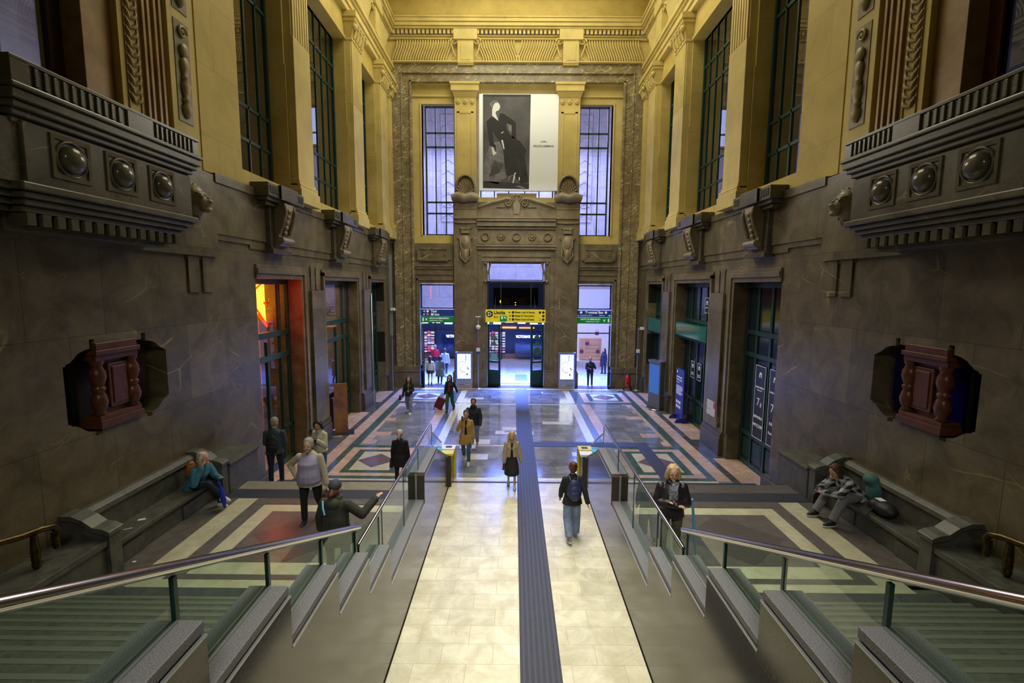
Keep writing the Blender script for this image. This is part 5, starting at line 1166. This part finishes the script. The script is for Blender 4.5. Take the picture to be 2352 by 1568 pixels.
    # trousers / legs
    if bottom:
        g=MB(); loft(g,[((0,0,hz-.08),.15*w,.12*w),((0,0,hz+.0),.165*w,.125*w+belly*.5),((0,0,hz+.1),.145*w,.11*w+belly*.5)])
        for s in (-1,1):
            r1,r2,r3=.092*w,.066*legw,.056*legw
            g.tube([hip[s]+V(0,0,.02),hip[s].lerp(kn[s],.5),kn[s]],[r1,(r1+r2)/2+.006,r2],12); g.ell(kn[s],r2,0,12,8); g.ell(hip[s],r1)
            en=kn[s].lerp(an[s],.97); g.tube([kn[s],kn[s].lerp(an[s],.5),en],[r2,(r2+r3)/2,r3],12)
        g.build('trousers',[bottom],root,local=True,remesh=max(.012,vox))
    if skirt:
        m_,ln=skirt; g=MB(); loft(g,[((0,.04,.92-ln),.23,.27),((0,.03,.92-ln*.5),.21,.2),((0,0,.9),.16*w,.13),((0,0,1.0),.14*w,.11)]); g.build('skirt',[m_],root,local=True,remesh=.014)
    if shoe:
        for s in (-1,1):
            g=MB(); a=an[s]; d=(an[s]-kn[s]).normalized(); tilt=max(-.5,min(.5,-(an[s].y-kn[s].y)*1.2)) if hipz>.8 and an[s].y<-.1 else 0
            Mz=Matrix.Translation(a+V(0,0,-.045))@Matrix.Rotation(tilt*-1,4,'X')
            loft(g,[((0,.045,-.04),.042,.135),((0,.045,-.015),.046,.14),((0,.03,.02),.04,.11),((0,-.015,.06),.036,.055),((0,-.02,.085),.036,.045)],M=Mz)
            sh_=g.build('shoe',[shoe[0]],root,local=True,remesh=.009)
            g=MB(); loft(g,[((0,.045,-.05),.047,.142),((0,.045,-.03),.048,.143)],M=Mz); g.build('sole',[shoe[1]],sh_,local=True)
            sh_.matrix_parent_inverse=Matrix.Identity(4)
    if top:
        g=MB(); e_=puff; lo=toplen
        secs=[((0,belly*.3,lo),.165*w+e_+flare,.115*w+e_+flare*.7+belly*.6),((0,belly*.4,.98),.15*w+e_,.105*w+e_+belly),((0,belly*.3,1.1),.142*w+e_,.105*w+e_+belly*.7),((0,.01,1.25),.15*w+e_*.8,.112+e_+belly*.3),((0,-.005,1.34),.15*w+e_*.5,.088+e_*.8),((0,-.01,1.385),.128*w+e_*.4,.082+e_*.5),((0,-.01,1.425),.09*w+e_*.3,.07+e_*.4),((0,-.01,1.465),.058+e_*.3,.056+e_*.3)]
        if lo<.8: secs.insert(1,((0,0,.9),.162*w+e_+flare*.45,.115*w+e_+flare*.35+belly*.5))
        loft(g,secs,M=Ml)
        for s in (-1,1):
            ra=.056*min(w,1.15)+e_*.6; sp=T((s*.145*w,0,1.318))
            g.ell(sp,ra*.9); g.cap(sh[s],el[s],ra*.88,ra*.86,seg=12); en=el[s].lerp(wr[s],.96); g.cap(el[s],en,ra*.84,ra*.7,seg=12)
        g.build('jacket',[top],root,local=True,remesh=max(.012,vox))
        if inner:
            g=MB(); loft(g,[((0,.035+belly*.6,.95),.075*w,.095*w+e_+belly*.8),((0,.03+belly*.3,1.15),.06*w,.098+e_+belly*.5),((0,.02,1.3),.06,.10+e_),((0,.005,1.42),.058,.068)],M=Ml); g.tube([T((0,.0,1.4)),T((0,.01,1.475))],[.066,.058],12); g.build('shirt_front',[inner],root,local=True,remesh=.012)
        if collar:
            g=MB(); g.tube([T((.085*math.cos(a),.01+.075*math.sin(a),1.44+.02*math.cos(2*a))) for a in [2*pi*i/14 for i in range(14)]],.028,8,closed=True); g.build('collar',[collar],root,local=True)
    if hair:
        g=MB(); hm=hairm
        if hair=='cap':
            g.ell(Hd((0,-.01,.155)),(.09,.105,.085),rot=R3,seg=16,rings=10); g.prism([(0,0)],0,0,0) if False else None
            g.build('cap',[mat('navy cap',(.03,.04,.06),.8)],root,local=True); g=MB()
            g.ell(Hd((0,-.06,.08)),(.075,.06,.07),rot=R3); g.tube([Hd((0,-.09,.12)),Hd((0,-.13,.06)),Hd((0,-.11,-.04))],[.04,.045,.02],10)
        else:
            g.ell(Hd((0,-.03,.145)),(.087,.098,.1),rot=R3,seg=18,rings=12)
            if hair=='short': g.ell(Hd((0,-.045,.09)),(.078,.07,.07),rot=R3)
            if hair in('bob','wavy'):
                for q in (-1,1): g.tube([Hd((q*.04,.02,.215)),Hd((q*.085,.01,.14)),Hd((q*.092,-.01,.04)),Hd((q*.078,-.01,-.02))],[.03,.035,.04,.025],10)
                g.tube([Hd((0,-.08,.18)),Hd((0,-.1,.08)),Hd((0,-.085,-.01))],[.06,.07,.05],12,flat=.7)
            if hair=='long':
                for q in (-1,1): g.tube([Hd((q*.03,.03,.215)),Hd((q*.088,.005,.13)),Hd((q*.1,.0,.02)),Hd((q*.095,.02,-.1)),Hd((q*.085,.03,-.2))],[.025,.032,.036,.034,.016],10)
                g.tube([Hd((0,-.07,.18)),Hd((0,-.105,.06)),Hd((0,-.12,-.08)),Hd((0,-.11,-.22))],[.06,.075,.07,.03],12,flat=.6)
            if hair=='bun': g.ell(Hd((0,-.09,.2)),(.055,.055,.05),rot=R3); g.ell(Hd((0,-.05,.08)),(.07,.06,.06),rot=R3)
            if hair=='pony': g.tube([Hd((0,-.1,.13)),Hd((0,-.13,.05)),Hd((0,-.11,-.04))],[.035,.035,.015],10)
            if hair=='beard': g.ell(Hd((0,-.045,.09)),(.078,.07,.07),rot=R3)
        ho=g.build('hair',[hm],root,local=True,remesh=.01)
        if hair=='beard':
            g=MB(); g.ell(Hd((0,.045,.035)),(.058,.056,.045),rot=R3); g.build('beard',[hm],root,local=True)
    return dict(root=root,sh=sh,el=el,wr=wr,kn=kn,an=an,hip=hip,T=T,Hd=Hd,k=k,M=Matrix.Translation(loc)@Matrix.Rotation(rz,4,'Z')@Matrix.Scale(k,4))
def wpt(P,p): return P['M']@Vector(p)
HB=mat('brown hair',(.07,.03,.015),.6,noise=.5,nscale=30); HD=mat('dark hair',(.018,.011,.009),.5,noise=.5,nscale=30); HBL=mat('blonde hair',(.62,.46,.22),.5,col2=(.38,.25,.1),nscale=24); HG=mat('grey hair',(.42,.39,.35),.6,col2=(.16,.14,.13),nscale=26); HW=mat('pale blonde grey hair',(.66,.57,.46),.6,col2=(.4,.3,.22),nscale=22); HA=mat('auburn hair',(.14,.045,.02),.55,noise=.5,nscale=30)
DEN=cloth('blue denim',(.06,.13,.22)); DENL=cloth('light denim',(.21,.29,.45)); BLK=cloth('black fabric',(.012,.012,.014)); NVY=cloth('navy fabric',(.014,.02,.04)); WSH=(mat('white shoe',(.7,.7,.7),.5),mat('white sole',(.75,.75,.72),.5)); BSH=(mat('black shoe',(.015,.015,.015),.5),mat('white sole',(.7,.7,.7)))
DSH=(MATS['black shoe'],mat('black sole',(.01,.01,.01),.5))
def st(y): 
    k_=int((y-10.78)//.335); return max(0,LZ-(k_+1)*LZ/8) if y>10.78 else LZ
def bagmesh(root_name,loc,label,cat,parts,rz=0):
    g=empty(root_name,loc,label,cat,None,rz)
    for nm,bm,m_ in parts: bm.build(nm,[m_],g,local=True,bevel=.0)
    return g
def backpack(P,label,m_,z=1.2,w_=.15,strap=None,scale=1,hgt=.22,group=None):
    o=P; rz=P['root'].rotation_euler[2]; c=P['T']((0,-.2,z)); wl=wpt(P,c)
    b=MB(); b.ell((0,0,0),(w_,.085,hgt),0,18,12); b.ell((0,-.03,-.05),(w_*.93,.085,hgt*.78),0,16,10); b2=MB(); b2.ell((0,-.085,-.09),(w_*.75,.045,hgt*.42),0,14,8)
    b3=MB()
    for q in (-1,1): b3.tube([(q*.08,.05,hgt*.8),(q*.095,.17,hgt+.02),(q*.1,.29,hgt*.5),(q*.12,.24,-.0),(q*.13,.1,-hgt*.6)],.02,6,flat=.5)
    b4=MB(); b4.tube([(-.03,.0,hgt-.01),(0,-.01,hgt+.04),(.03,0,hgt-.01)],.01,6)
    return bagmesh('backpack',wl,label,'backpack',[('pouch',b,m_),('front_pocket',b2,m_),('strap',b3,strap or m_),('top_loop',b4,m_)],rz)
def handbag(P,side,label,m_,wd=.13,ht=.2,drop=.12,off=(0,0,0)):
    wl=wpt(P,P['wr'][side]+V(*off)); rz=P['root'].rotation_euler[2]
    b=MB(); b.frustum((-.05,.05,-wd,wd,-drop-ht),(-.03,.03,-wd*.75,wd*.75,-drop)); b2=MB(); b2.tube([(0,-wd*.5,-drop),(0,-wd*.4,-.06),(0,0,-.03),(0,wd*.4,-.06),(0,wd*.5,-drop)],.009,6)
    g=empty('handbag',wl,label,'handbag',None,rz); b.build('bag_body',[m_],g,local=True,bevel=.012); b2.build('handle',[m_],g,local=True); return g
def phone(P,side,label,off=(0,.08,.02),lit=False):
    b=MB(); b.box(-.036,.036,-.005,.005,-.07,.07); b.xf(Matrix.Rotation(.6,4,'X'))
    g=empty('phone',wpt(P,P['wr'][side]+V(*off)),label,'phone',None,P['root'].rotation_euler[2]); b.build('case',[BLACK],g,local=True)
    b=MB(); b.box(-.032,.032,-.0065,-.0052,-.064,.064); b.xf(Matrix.Rotation(.6,4,'X')); b.build('screen',[emis('phone screen',(.5,.4,1),1.5) if lit else BLACK],g,local=True)
pi_=pi
# 1 older woman with beige cardigan, walking towards camera on the left landing
P=person('grey haired woman in beige cardigan and mauve top walking across the left landing',(-3.97,8.85,LZ),pi,1.66,('back','step'),('bag','hip'),w=1.22,top=cloth('beige cardigan',(.42,.37,.28),.15,20),inner=cloth('mauve top',(.3,.27,.4),.15),toplen=.8,flare=.03,bottom=cloth('black leggings',(.01,.01,.012)),legw=1.05,shoe=(MATS['black shoe'],mat('pink sole',(.55,.35,.3),.5)),hair='short',hairm=HG,belly=.06,nod=.2,vox=.009)
g=MB(); loft(g,[((0,.04,.83),.225,.2),((0,.06,.9),.235,.215),((0,.07,1.02),.225,.205),((0,.065,1.14),.2,.185),((0,.07,1.25),.195,.18),((0,.04,1.34),.165,.135),((0,.01,1.4),.115,.1)]); g.build('mauve_top',[MATS['mauve top']],P['root'],local=True,remesh=.012)
handbag(P,-1,'brown leather handbag held by the woman in the beige cardigan',mat('brown leather',(.06,.018,.012),.4,noise=.4,nscale=8),.16,.3,.08,(0,.02,-.06))
# 2 man with backpack, left by the nearest door, back to camera
P=person('grey haired man in dark blue jacket seen from behind by the left wall steps',(-6.2,11.95,st(11.95)),.15,1.74,('stand','step'),('front','front'),w=1.15,top=cloth('slate jacket',(.045,.07,.1)),toplen=.82,puff=.03,bottom=NVY,shoe=DSH,hair='short',hairm=HG,nod=.35)
backpack(P,'black backpack on the man in the dark blue jacket',BLK,1.12,.15,hgt=.23)
# 3 woman in cream quilted jacket
CRQ=mat('cream quilted nylon',(.6,.56,.42),.45,noise=.12,nscale=10)
P=person('dark haired woman in cream quilted jacket and blue shirt looking down at her hands',(-5.08,12.05,st(12.05)),pi-.4,1.68,('stand','stand'),('phone','front'),w=1.05,top=CRQ,inner=cloth('light blue shirt',(.18,.32,.6),.2),toplen=.88,puff=.035,bottom=DEN,shoe=WSH,hair='bob',hairm=HD,nod=.4,headturn=.3,collar=CRQ)
g=MB()
for z_ in (.93,1.0,1.07,1.14,1.21,1.28): g.tube([P['T'](((.195-.01*abs(z_-1.1))*math.cos(a),(.155)*math.sin(a),z_)) for a in [2*pi*i/18 for i in range(18)]],.014,6,closed=True)
g.build('quilt_seams',[CRQ],P['root'],local=True); phone(P,-1,'phone in the hands of the woman in the cream quilted jacket')
# 4 woman with cap, back to camera
P=person('person in olive jacket and cap, back turned, raising a hand on the left landing',(-2.78,6.95,LZ),-.15,1.62,('stand','step'),((( .1,.03,-.27),(.14,.1,-.5)),((.2,.1,-.2),(.34,.3,-.02))),w=1.18,top=cloth('dark olive jacket',(.035,.035,.026),.5,5),toplen=.7,puff=.04,flare=.04,bottom=BLK,shoe=DSH,hair='cap',hairm=HA,nod=-.0,vox=.009,collar=cloth('olive hood',(.05,.055,.035)))
g=MB(); g.ell(P['T']((0,-.1,1.38)),(.12,.07,.1)); g.build('hood',[MATS['olive hood']],P['root'],local=True)
g=MB(); g.tube([P['T']((-.15,-.11,1.42)),P['T']((-.12,-.165,1.33)),P['T']((-.09,-.17,1.22))],.016,6); g.build('blue_strap',[mat('sky blue strap',(.2,.5,.8),.6)],P['root'],local=True)
# 5 woman in black coat
P=person('blonde woman in long black coat seen from behind beyond the left parapet',(-3.32,13.3,0),.0,1.62,('stand','step'),('down','down'),w=1.05,top=cloth('black coat',(.008,.008,.01),.3),toplen=.62,flare=.05,puff=.03,bottom=BLK,shoe=DSH,hair='pony',hairm=HW)
handbag(P,-1,'black shoulder bag hanging beside the woman in the black coat',mat('black leather',(.015,.013,.013),.4),.13,.25,.0,(-.02,0,.02))
# 6 woman in mustard coat on phone
MUST=cloth('mustard coat',(.48,.31,.1),.2)
P=person('woman in mustard coat and dark beanie talking on a phone',(-1.62,15.15,0),pi,1.72,('fwd','back'),('down','ear'),top=MUST,inner=cloth('black roll neck',(.012,.012,.014)),toplen=.62,flare=.05,puff=.03,bottom=DEN,shoe=WSH,hair='short',hairm=mat('grey beanie',(.06,.065,.085),.85),nod=.1,skin=SKIN)
phone(P,1,'phone held to the ear of the woman in the mustard coat',(-.01,.03,.08))
# 7 bearded man behind
P=person('bearded man in navy hooded jacket walking behind the mustard coat',(-1.5,16.5,0),pi,1.78,('back','fwd'),('swingf','down'),w=1.1,top=NVY,toplen=.84,puff=.035,bottom=DENL,shoe=WSH,hair='beard',hairm=HD,collar=NVY,skin=SKIN2)
# 8 blonde walker centre
P=person('blonde woman in beige jacket and black skirt walking down the middle of the lane',(-.14,13.3,0),pi,1.6,('fwd','lift'),('bag','down'),top=cloth('beige jacket',(.42,.34,.23),.15),inner=BLK,toplen=.95,puff=.035,skirt=(BLK,.5),shoe=(mat('silver shoe',(.5,.5,.5),.4),MATS['black sole']),hair='long',hairm=HBL,collar=MATS['beige jacket'])
handbag(P,1,'small dark handbag held by the blonde woman in the beige jacket',MATS['brown leather'],.08,.2,.05)
# 9 girl with navy backpack
P=person('woman in black jacket and pale wide jeans walking away along the lane',(1.24,10.45,0),.1,1.78,('back','step'),('swingf','swingb'),top=BLK,toplen=.8,puff=.03,flare=.03,bottom=DENL,legw=1.6,shoe=(mat('grey shoe',(.2,.18,.17),.6),MATS['white sole']),hair='bun',hairm=HA,vox=.009)
P['el'][-1]
backpack(P,'navy blue backpack on the woman walking away along the lane',mat('navy nylon',(.025,.035,.11),.5,noise=.3,nscale=8),1.17,.165,hgt=.25)
# 10 woman arms crossed
DKQ=mat('dark plum quilted nylon',(.028,.018,.026),.35,noise=.4,nscale=6,bump=.4,bscale=10)
P=person('blonde woman with glasses in dark quilted jacket, arms crossed, leaning by the right rail',(2.5,7.6,LZ),pi-.1,1.66,('stand','stand'),((( .07,.02,-.27),(-.2,.2,-.2)),(( .07,.03,-.27),(-.22,.24,-.23))),w=1.12,top=DKQ,toplen=.84,puff=.04,bottom=cloth('olive trousers',(.1,.09,.065)),shoe=DSH,hair='bob',hairm=HBL,nod=.12,vox=.009,collar=DKQ)
g=MB()
for q in (-1,1): g.tube([P['Hd']((q*.032+.022*math.cos(a),.098,.115+.02*math.sin(a))) for a in [2*pi*i/10 for i in range(10)]],.0025,5,closed=True)
g.tube([P['Hd']((-.01,.1,.118)),P['Hd']((.01,.1,.118))],.0025,5); g.build('glasses',[BLACKM],P['root'],local=True)
g=MB(); SCF=mat('grey patterned scarf',(.3,.33,.4),.8,col2=(.03,.03,.04),nscale=26)
for i in range(4): g.tube([P['T']((-.07+.02*i,.09,1.45)),P['T']((-.03+.02*i,.155,1.36)),P['T']((-.04+.03*i,.17,1.24)),P['T']((-.03+.03*i,.17,1.08))],[.03,.035,.03,.018],7)
g.build('scarf',[SCF],P['root'],local=True)
b=MB(); b.tube([(2.88,7.7,2.2),(2.95,7.72,1.6),(3.0,7.75,1.2)],[.02,.03,.008],8); tag(b.build('umbrella',[mat('sky blue cloth',(.12,.35,.6),.6)]),'folded pale blue umbrella hanging beside the arms-crossed woman','umbrella')
# 11 seated woman left
P=person('pale haired woman in blue denim jacket sitting on the left bench with legs crossed',(-6.6,9.45,1.13),-pi/2-.15,1.62,('sit','cross'),('lap','ear'),hipz=.52,lean=.45,w=1.15,top=cloth('teal denim jacket',(.06,.22,.33),.35),toplen=.84,puff=.035,bottom=NVY,shoe=(mat('white trainer',(.72,.72,.72),.5),mat('gum sole',(.5,.28,.09),.5)),hair='wavy',hairm=HW,nod=-.1,vox=.009)
backpack(P,'orange brown backpack on the seated woman in the denim jacket',mat('orange brown leather',(.4,.14,.025),.5,noise=.3,nscale=8),1.2,.11,hgt=.17)
b=MB(); b.tube([(-6.0,9.28,1.75),(-5.98,9.3,1.6),(-5.95,9.32,1.35),(-5.95,9.34,1.2)],[.02,.035,.05,.02],10); tag(b.build('umbrella',[mat('bright blue cloth',(.01,.03,.5),.6)]),'bright blue folded umbrella hanging by the seated woman','umbrella')
# 12 seated man right
PLA=bpy.data.materials.new('plaid flannel'); PLA.use_nodes=True
nt=PLA.node_tree; bs=nt.nodes['Principled BSDF']; bs.inputs['Roughness'].default_value=.8
tc=nt.nodes.new('ShaderNodeTexCoord'); sp=nt.nodes.new('ShaderNodeSeparateXYZ'); nt.links.new(tc.outputs['Object'],sp.inputs[0]); acc=None
for ax in ('X','Z'):
    m1=nt.nodes.new('ShaderNodeMath'); m1.operation='MULTIPLY'; m1.inputs[1].default_value=52; nt.links.new(sp.outputs[ax],m1.inputs[0])
    m2=nt.nodes.new('ShaderNodeMath'); m2.operation='SINE'; nt.links.new(m1.outputs[0],m2.inputs[0]); m3=nt.nodes.new('ShaderNodeMath'); m3.operation='GREATER_THAN'; m3.inputs[1].default_value=.1; nt.links.new(m2.outputs[0],m3.inputs[0])
    if acc is None: acc=m3
    else:
        ad=nt.nodes.new('ShaderNodeMath'); ad.operation='ADD'; nt.links.new(acc.outputs[0],ad.inputs[0]); nt.links.new(m3.outputs[0],ad.inputs[1]); dv=nt.nodes.new('ShaderNodeMath'); dv.operation='MULTIPLY'; dv.inputs[1].default_value=.5; nt.links.new(ad.outputs[0],dv.inputs[0])
cr=nt.nodes.new('ShaderNodeValToRGB'); cr.color_ramp.elements[0].color=(.012,.012,.015,1); cr.color_ramp.elements[1].color=(.5,.52,.55,1); nt.links.new(dv.outputs[0],cr.inputs[0]); nt.links.new(cr.outputs[0],bs.inputs['Base Color'])
P=person('young man in plaid shirt bent over a phone on the right bench',(6.6,9.1,1.13),pi/2+.1,1.72,('sitf','sitf'),((( .05,.2,-.2),(-.1,.42,-.2)),(( .05,.2,-.2),(-.1,.42,-.2))),hipz=.54,lean=.75,w=1.08,top=PLA,toplen=.86,puff=.035,bottom=cloth('grey trousers',(.2,.2,.22),.2),legw=1.3,shoe=BSH,hair='wavy',hairm=HB,nod=.55,vox=.009)
phone(P,1,'phone with lit violet screen in the hands of the seated young man',(-.08,.12,.0),True)
BPK=mat('black nylon',(.01,.01,.013),.55)
b=MB(); b.ell((0,0,.14),(.17,.25,.13)); b.ell((-.03,.2,.13),(.13,.12,.11)); b2=MB(); b2.box(-.06,.06,.06,.2,.262,.268); b3=MB(); b3.tube([(-.15,.1,.12),(-.26,.08,.0),(-.27,.0,-.2),(-.2,-.1,-.15)],.012,6)
g=empty('backpack',(6.66,8.4,1.58),'black backpack lying on the right bench beside the young man','backpack'); b.build('pouch',[BPK],g,local=True,remesh=.02); b2.build('white_patch',[WHITE],g,local=True); b3.build('strap',[BPK],g,local=True)
b=MB(); b.ell((6.78,8.95,2.05),(.13,.16,.12)); b.ell((6.82,8.9,1.85),(.12,.18,.26)); tag(b.build('backpack',[mat('teal cloth',(.05,.14,.14),.7)],remesh=.02),'teal topped backpack worn behind the seated young man','backpack')
# 13 woman with handbag left rear
P=person('long haired woman in dark jacket and blue jeans carrying a handbag in the left rear',(-4.78,21.2,0),pi,1.66,('fwd','back'),('front','bag'),top=BLK,inner=cloth('taupe top',(.2,.17,.14)),toplen=.8,bottom=DENL,legw=1.4,shoe=WSH,hair='long',hairm=HD,vox=.014)
handbag(P,1,'black handbag of the long haired woman in the left rear',MATS['black leather'],.16,.22,.0,(.1,0,.05))
# 14 green trousers with suitcase
P=person('long haired woman in black jacket and green trousers pulling a dark red suitcase',(-3.0,21.6,0),pi-.2,1.66,('back','fwd'),('swingb','down'),top=BLK,inner=cloth('red top',(.3,.01,.02)),toplen=.82,bottom=cloth('green trousers',(.01,.12,.05)),legw=1.3,shoe=DSH,hair='long',hairm=HD,vox=.014)
g=empty('suitcase',(-3.65,21.9,0),'dark red wheeled suitcase trailing behind the woman in green trousers','suitcase')
SU=mat('dark red fabric',(.14,.008,.015),.5); b=MB(); b.box(-.2,.2,-.13,.13,.07,.62); b.xf(Matrix.Rotation(.45,4,'Y')); b.build('shell',[SU],g,local=True,bevel=.04)
for q in (-.15,.15):
    b=MB(); b.lathe([(.04,-.015),(.04,.015)],(q,.1,.04),0,10); b.build('wheel',[BLACK],g,local=True)
b=MB(); b.tube([(.2,-.06,.55),(.5,-.1,.85),(.5,.1,.85),(.2,.06,.55)],.01,6); b.build('pull_handle',[ALU],g,local=True)
# 15 man in right doorway
P=person('man in dark hooded jacket standing in the right doorway with a raised hand',(4.28,27.35,0),pi,1.68,('stand','step'),('ear','front'),w=1.1,top=NVY,toplen=.86,puff=.04,bottom=cloth('charcoal trousers',(.04,.04,.05)),shoe=BSH,hair='short',hairm=HD,vox=.014,skin=SKIN2)
# group walking out by the left doorway
P=person('long haired woman in white jacket and short skirt walking out of the left doorway',(-4.93,27.6,0),.05,1.64,('stand','back'),('down','down'),top=cloth('off white jacket',(.62,.6,.52),.15),toplen=.86,puff=.03,skirt=(BLK,.24),shoe=DSH,hair='long',hairm=HB,vox=.014)
P=person('person in long grey green coat walking out of the left doorway',(-4.4,27.9,0),0,1.6,('stand','back'),('down','down'),w=1.1,top=cloth('grey green coat',(.12,.16,.14),.2),toplen=.45,flare=.09,puff=.03,shoe=DSH,bottom=BLK,hair='bob',hairm=HD,vox=.014)
P=person('person in pale hoodie with cross strap beyond the left doorway',(-4.45,30.2,0),0,1.75,('stand','back'),('down','down'),w=1.1,top=cloth('pale lilac hoodie',(.5,.5,.6),.15),toplen=.82,puff=.03,bottom=NVY,shoe=WSH,hair='short',hairm=HB,vox=.014)
P=person('grey haired person in red jumper beyond the left doorway',(-5.35,32.0,0),0,1.75,('stand','back'),('down','down'),w=1.1,top=cloth('bright red jumper',(.6,.01,.02),.2),toplen=.95,puff=.03,bottom=NVY,shoe=WSH,hair='short',hairm=HG,vox=.014)
P=person('person in dark padded jacket at the left edge of the gallery beyond the doorway',(-6.3,31.5,0),.4,1.75,('stand','back'),('bag','down'),w=1.1,top=cloth('dusky blue jacket',(.12,.12,.2)),toplen=.85,puff=.03,bottom=NVY,shoe=WSH,hair='short',hairm=HD,vox=.014)
P=person('dark haired woman in dark coat with pink bag beyond the right doorway',(5.85,31.5,0),pi*.7,1.65,('stand','step'),('down','bag'),top=NVY,toplen=.6,puff=.03,bottom=NVY,shoe=DSH,hair='long',hairm=HD,vox=.014)
handbag(P,1,'pink bag held by the woman beyond the right doorway',mat('hot pink',(.7,.03,.15),.5),.1,.3,.05)
# text to mesh
bpy.context.view_layer.update(); dg=bpy.context.evaluated_depsgraph_get()
for o in [q for q in S.objects if q.type=='FONT']:
    me=bpy.data.meshes.new_from_object(o.evaluated_get(dg)); nm=o.name; par=o.parent; mpi=o.matrix_parent_inverse.copy(); lc,ro,sc=o.location.copy(),o.rotation_euler.copy(),o.scale.copy()
    bpy.data.objects.remove(o); n_=bpy.data.objects.new(nm,me); COL.objects.link(n_); n_.location=lc; n_.rotation_euler=ro; n_.scale=sc
    if par: n_.parent=par; n_.matrix_parent_inverse=mpi
# ------------------------------------------------------------------ camera, lights, world
cam=bpy.data.cameras.new('camera'); co=bpy.data.objects.new('camera',cam); COL.objects.link(co); S.camera=co
cam.sensor_width=36; cam.lens=1110/2352*36; cam.clip_end=200; cam.clip_start=.05
P_,Y_,RO=math.radians(6.54),math.radians(.2),math.radians(.38)
fw=Vector((-math.sin(Y_)*math.cos(P_),math.cos(Y_)*math.cos(P_),-math.sin(P_))); rt=Vector((math.cos(Y_),math.sin(Y_),0)); up=rt.cross(fw)
r2=rt*math.cos(RO)+up*math.sin(RO); u2=-rt*math.sin(RO)+up*math.cos(RO)
M=Matrix((r2,u2,-fw)).transposed().to_4x4(); M.translation=Vector((-.11,0,5.7)); co.matrix_world=M
def light(name,kind,loc,energy,col,rot=(0,0,0),size=1,sizey=None,spot=None,spread=None):
    l=bpy.data.lights.new(name,kind); l.energy=energy; l.color=col
    if kind=='AREA':
        l.size=size
        if sizey: l.shape='RECTANGLE'; l.size_y=sizey
        if spread: l.spread=math.radians(spread)
    elif kind=='SPOT': l.spot_size=math.radians(spot or 60); l.spot_blend=.6; l.shadow_soft_size=size
    else: l.shadow_soft_size=size
    o=bpy.data.objects.new(name,l); COL.objects.link(o); o.location=loc; o.rotation_euler=rot; return o
WARM=(.98,.94,.71)
light('ceiling_light','AREA',(0,19.5,21.3),1650,WARM,(0,0,0),9,12)
light('cornice_uplight','AREA',(0,20.5,13.0),380,(1,.92,.62),(pi,0,0),8,8)
light('hall_wall_light','AREA',(0,20,11.5),520,(1,.93,.76),(0,0,0),3,8,spread=178)
light('foyer_light','AREA',(0,8,15),185,(1,.98,.86),(0,0,0),3,7,spread=50)
light('front_fill_light','AREA',(0,-2.5,11),120,(1,.97,.85),(math.radians(52),0,0),3,2,spread=75)  # added fill from behind the camera, brightens faces turned towards it
# gallery daylight
light('gallery_light','AREA',(0,33,16),2700,(.45,.5,1),(0,0,0),16,8)
light('gallery_low_light','AREA',(0,31.0,7.5),10000,(.13,.24,1),(math.radians(-30),0,0),12,3,spread=100)
light('gallery_top_light','AREA',(0,33,5.2),200,(.28,.32,1),(0,0,0),12,6)
light('gallery_facade_light','AREA',(0,29.5,13),1250,(.68,.64,1),(math.radians(90),0,0),16,10)
for s in (-1,1):
    light('side_gallery_light','AREA',(s*9.0,18,8.5),420,(.65,.68,1),(0,-s*math.radians(100),0),2,14)
light('neon_glow','AREA',(-7.32,13.7,5.15),28,(1,.04,.02),(math.radians(90),0,math.radians(8)),.35,1.2)
light('neon_spill','SPOT',(-7.6,14.3,4.9),75,(1,.03,.02),Vector((-4.2+7.6,8.4-14.3,1.15-4.9)).to_track_quat('-Z','Y').to_euler(),.25,spot=16)
light('shop_light','AREA',(-10,14,5.8),160,(1,.5,.2),(0,0,0),2,4)
light('shop_light','AREA',(-9,19,5.6),120,(1,.7,.6),(0,0,0),2,4)
w=bpy.data.worlds.new('world'); S.world=w; w.use_nodes=True; w.node_tree.nodes['Background'].inputs[0].default_value=(1,.9,.62,1); w.node_tree.nodes['Background'].inputs[1].default_value=.05
S.view_settings.view_transform='Standard'; S.view_settings.look='None'; S.view_settings.gamma=1; S.view_settings.use_curve_mapping=False; S.view_settings.exposure=0
S.cycles.use_denoising=True; S.cycles.max_bounces=7; S.cycles.transparent_max_bounces=16; S.cycles.diffuse_bounces=4; S.cycles.glossy_bounces=3; S.cycles.caustics_reflective=False; S.cycles.caustics_refractive=False
S.cycles.sample_clamp_indirect=6
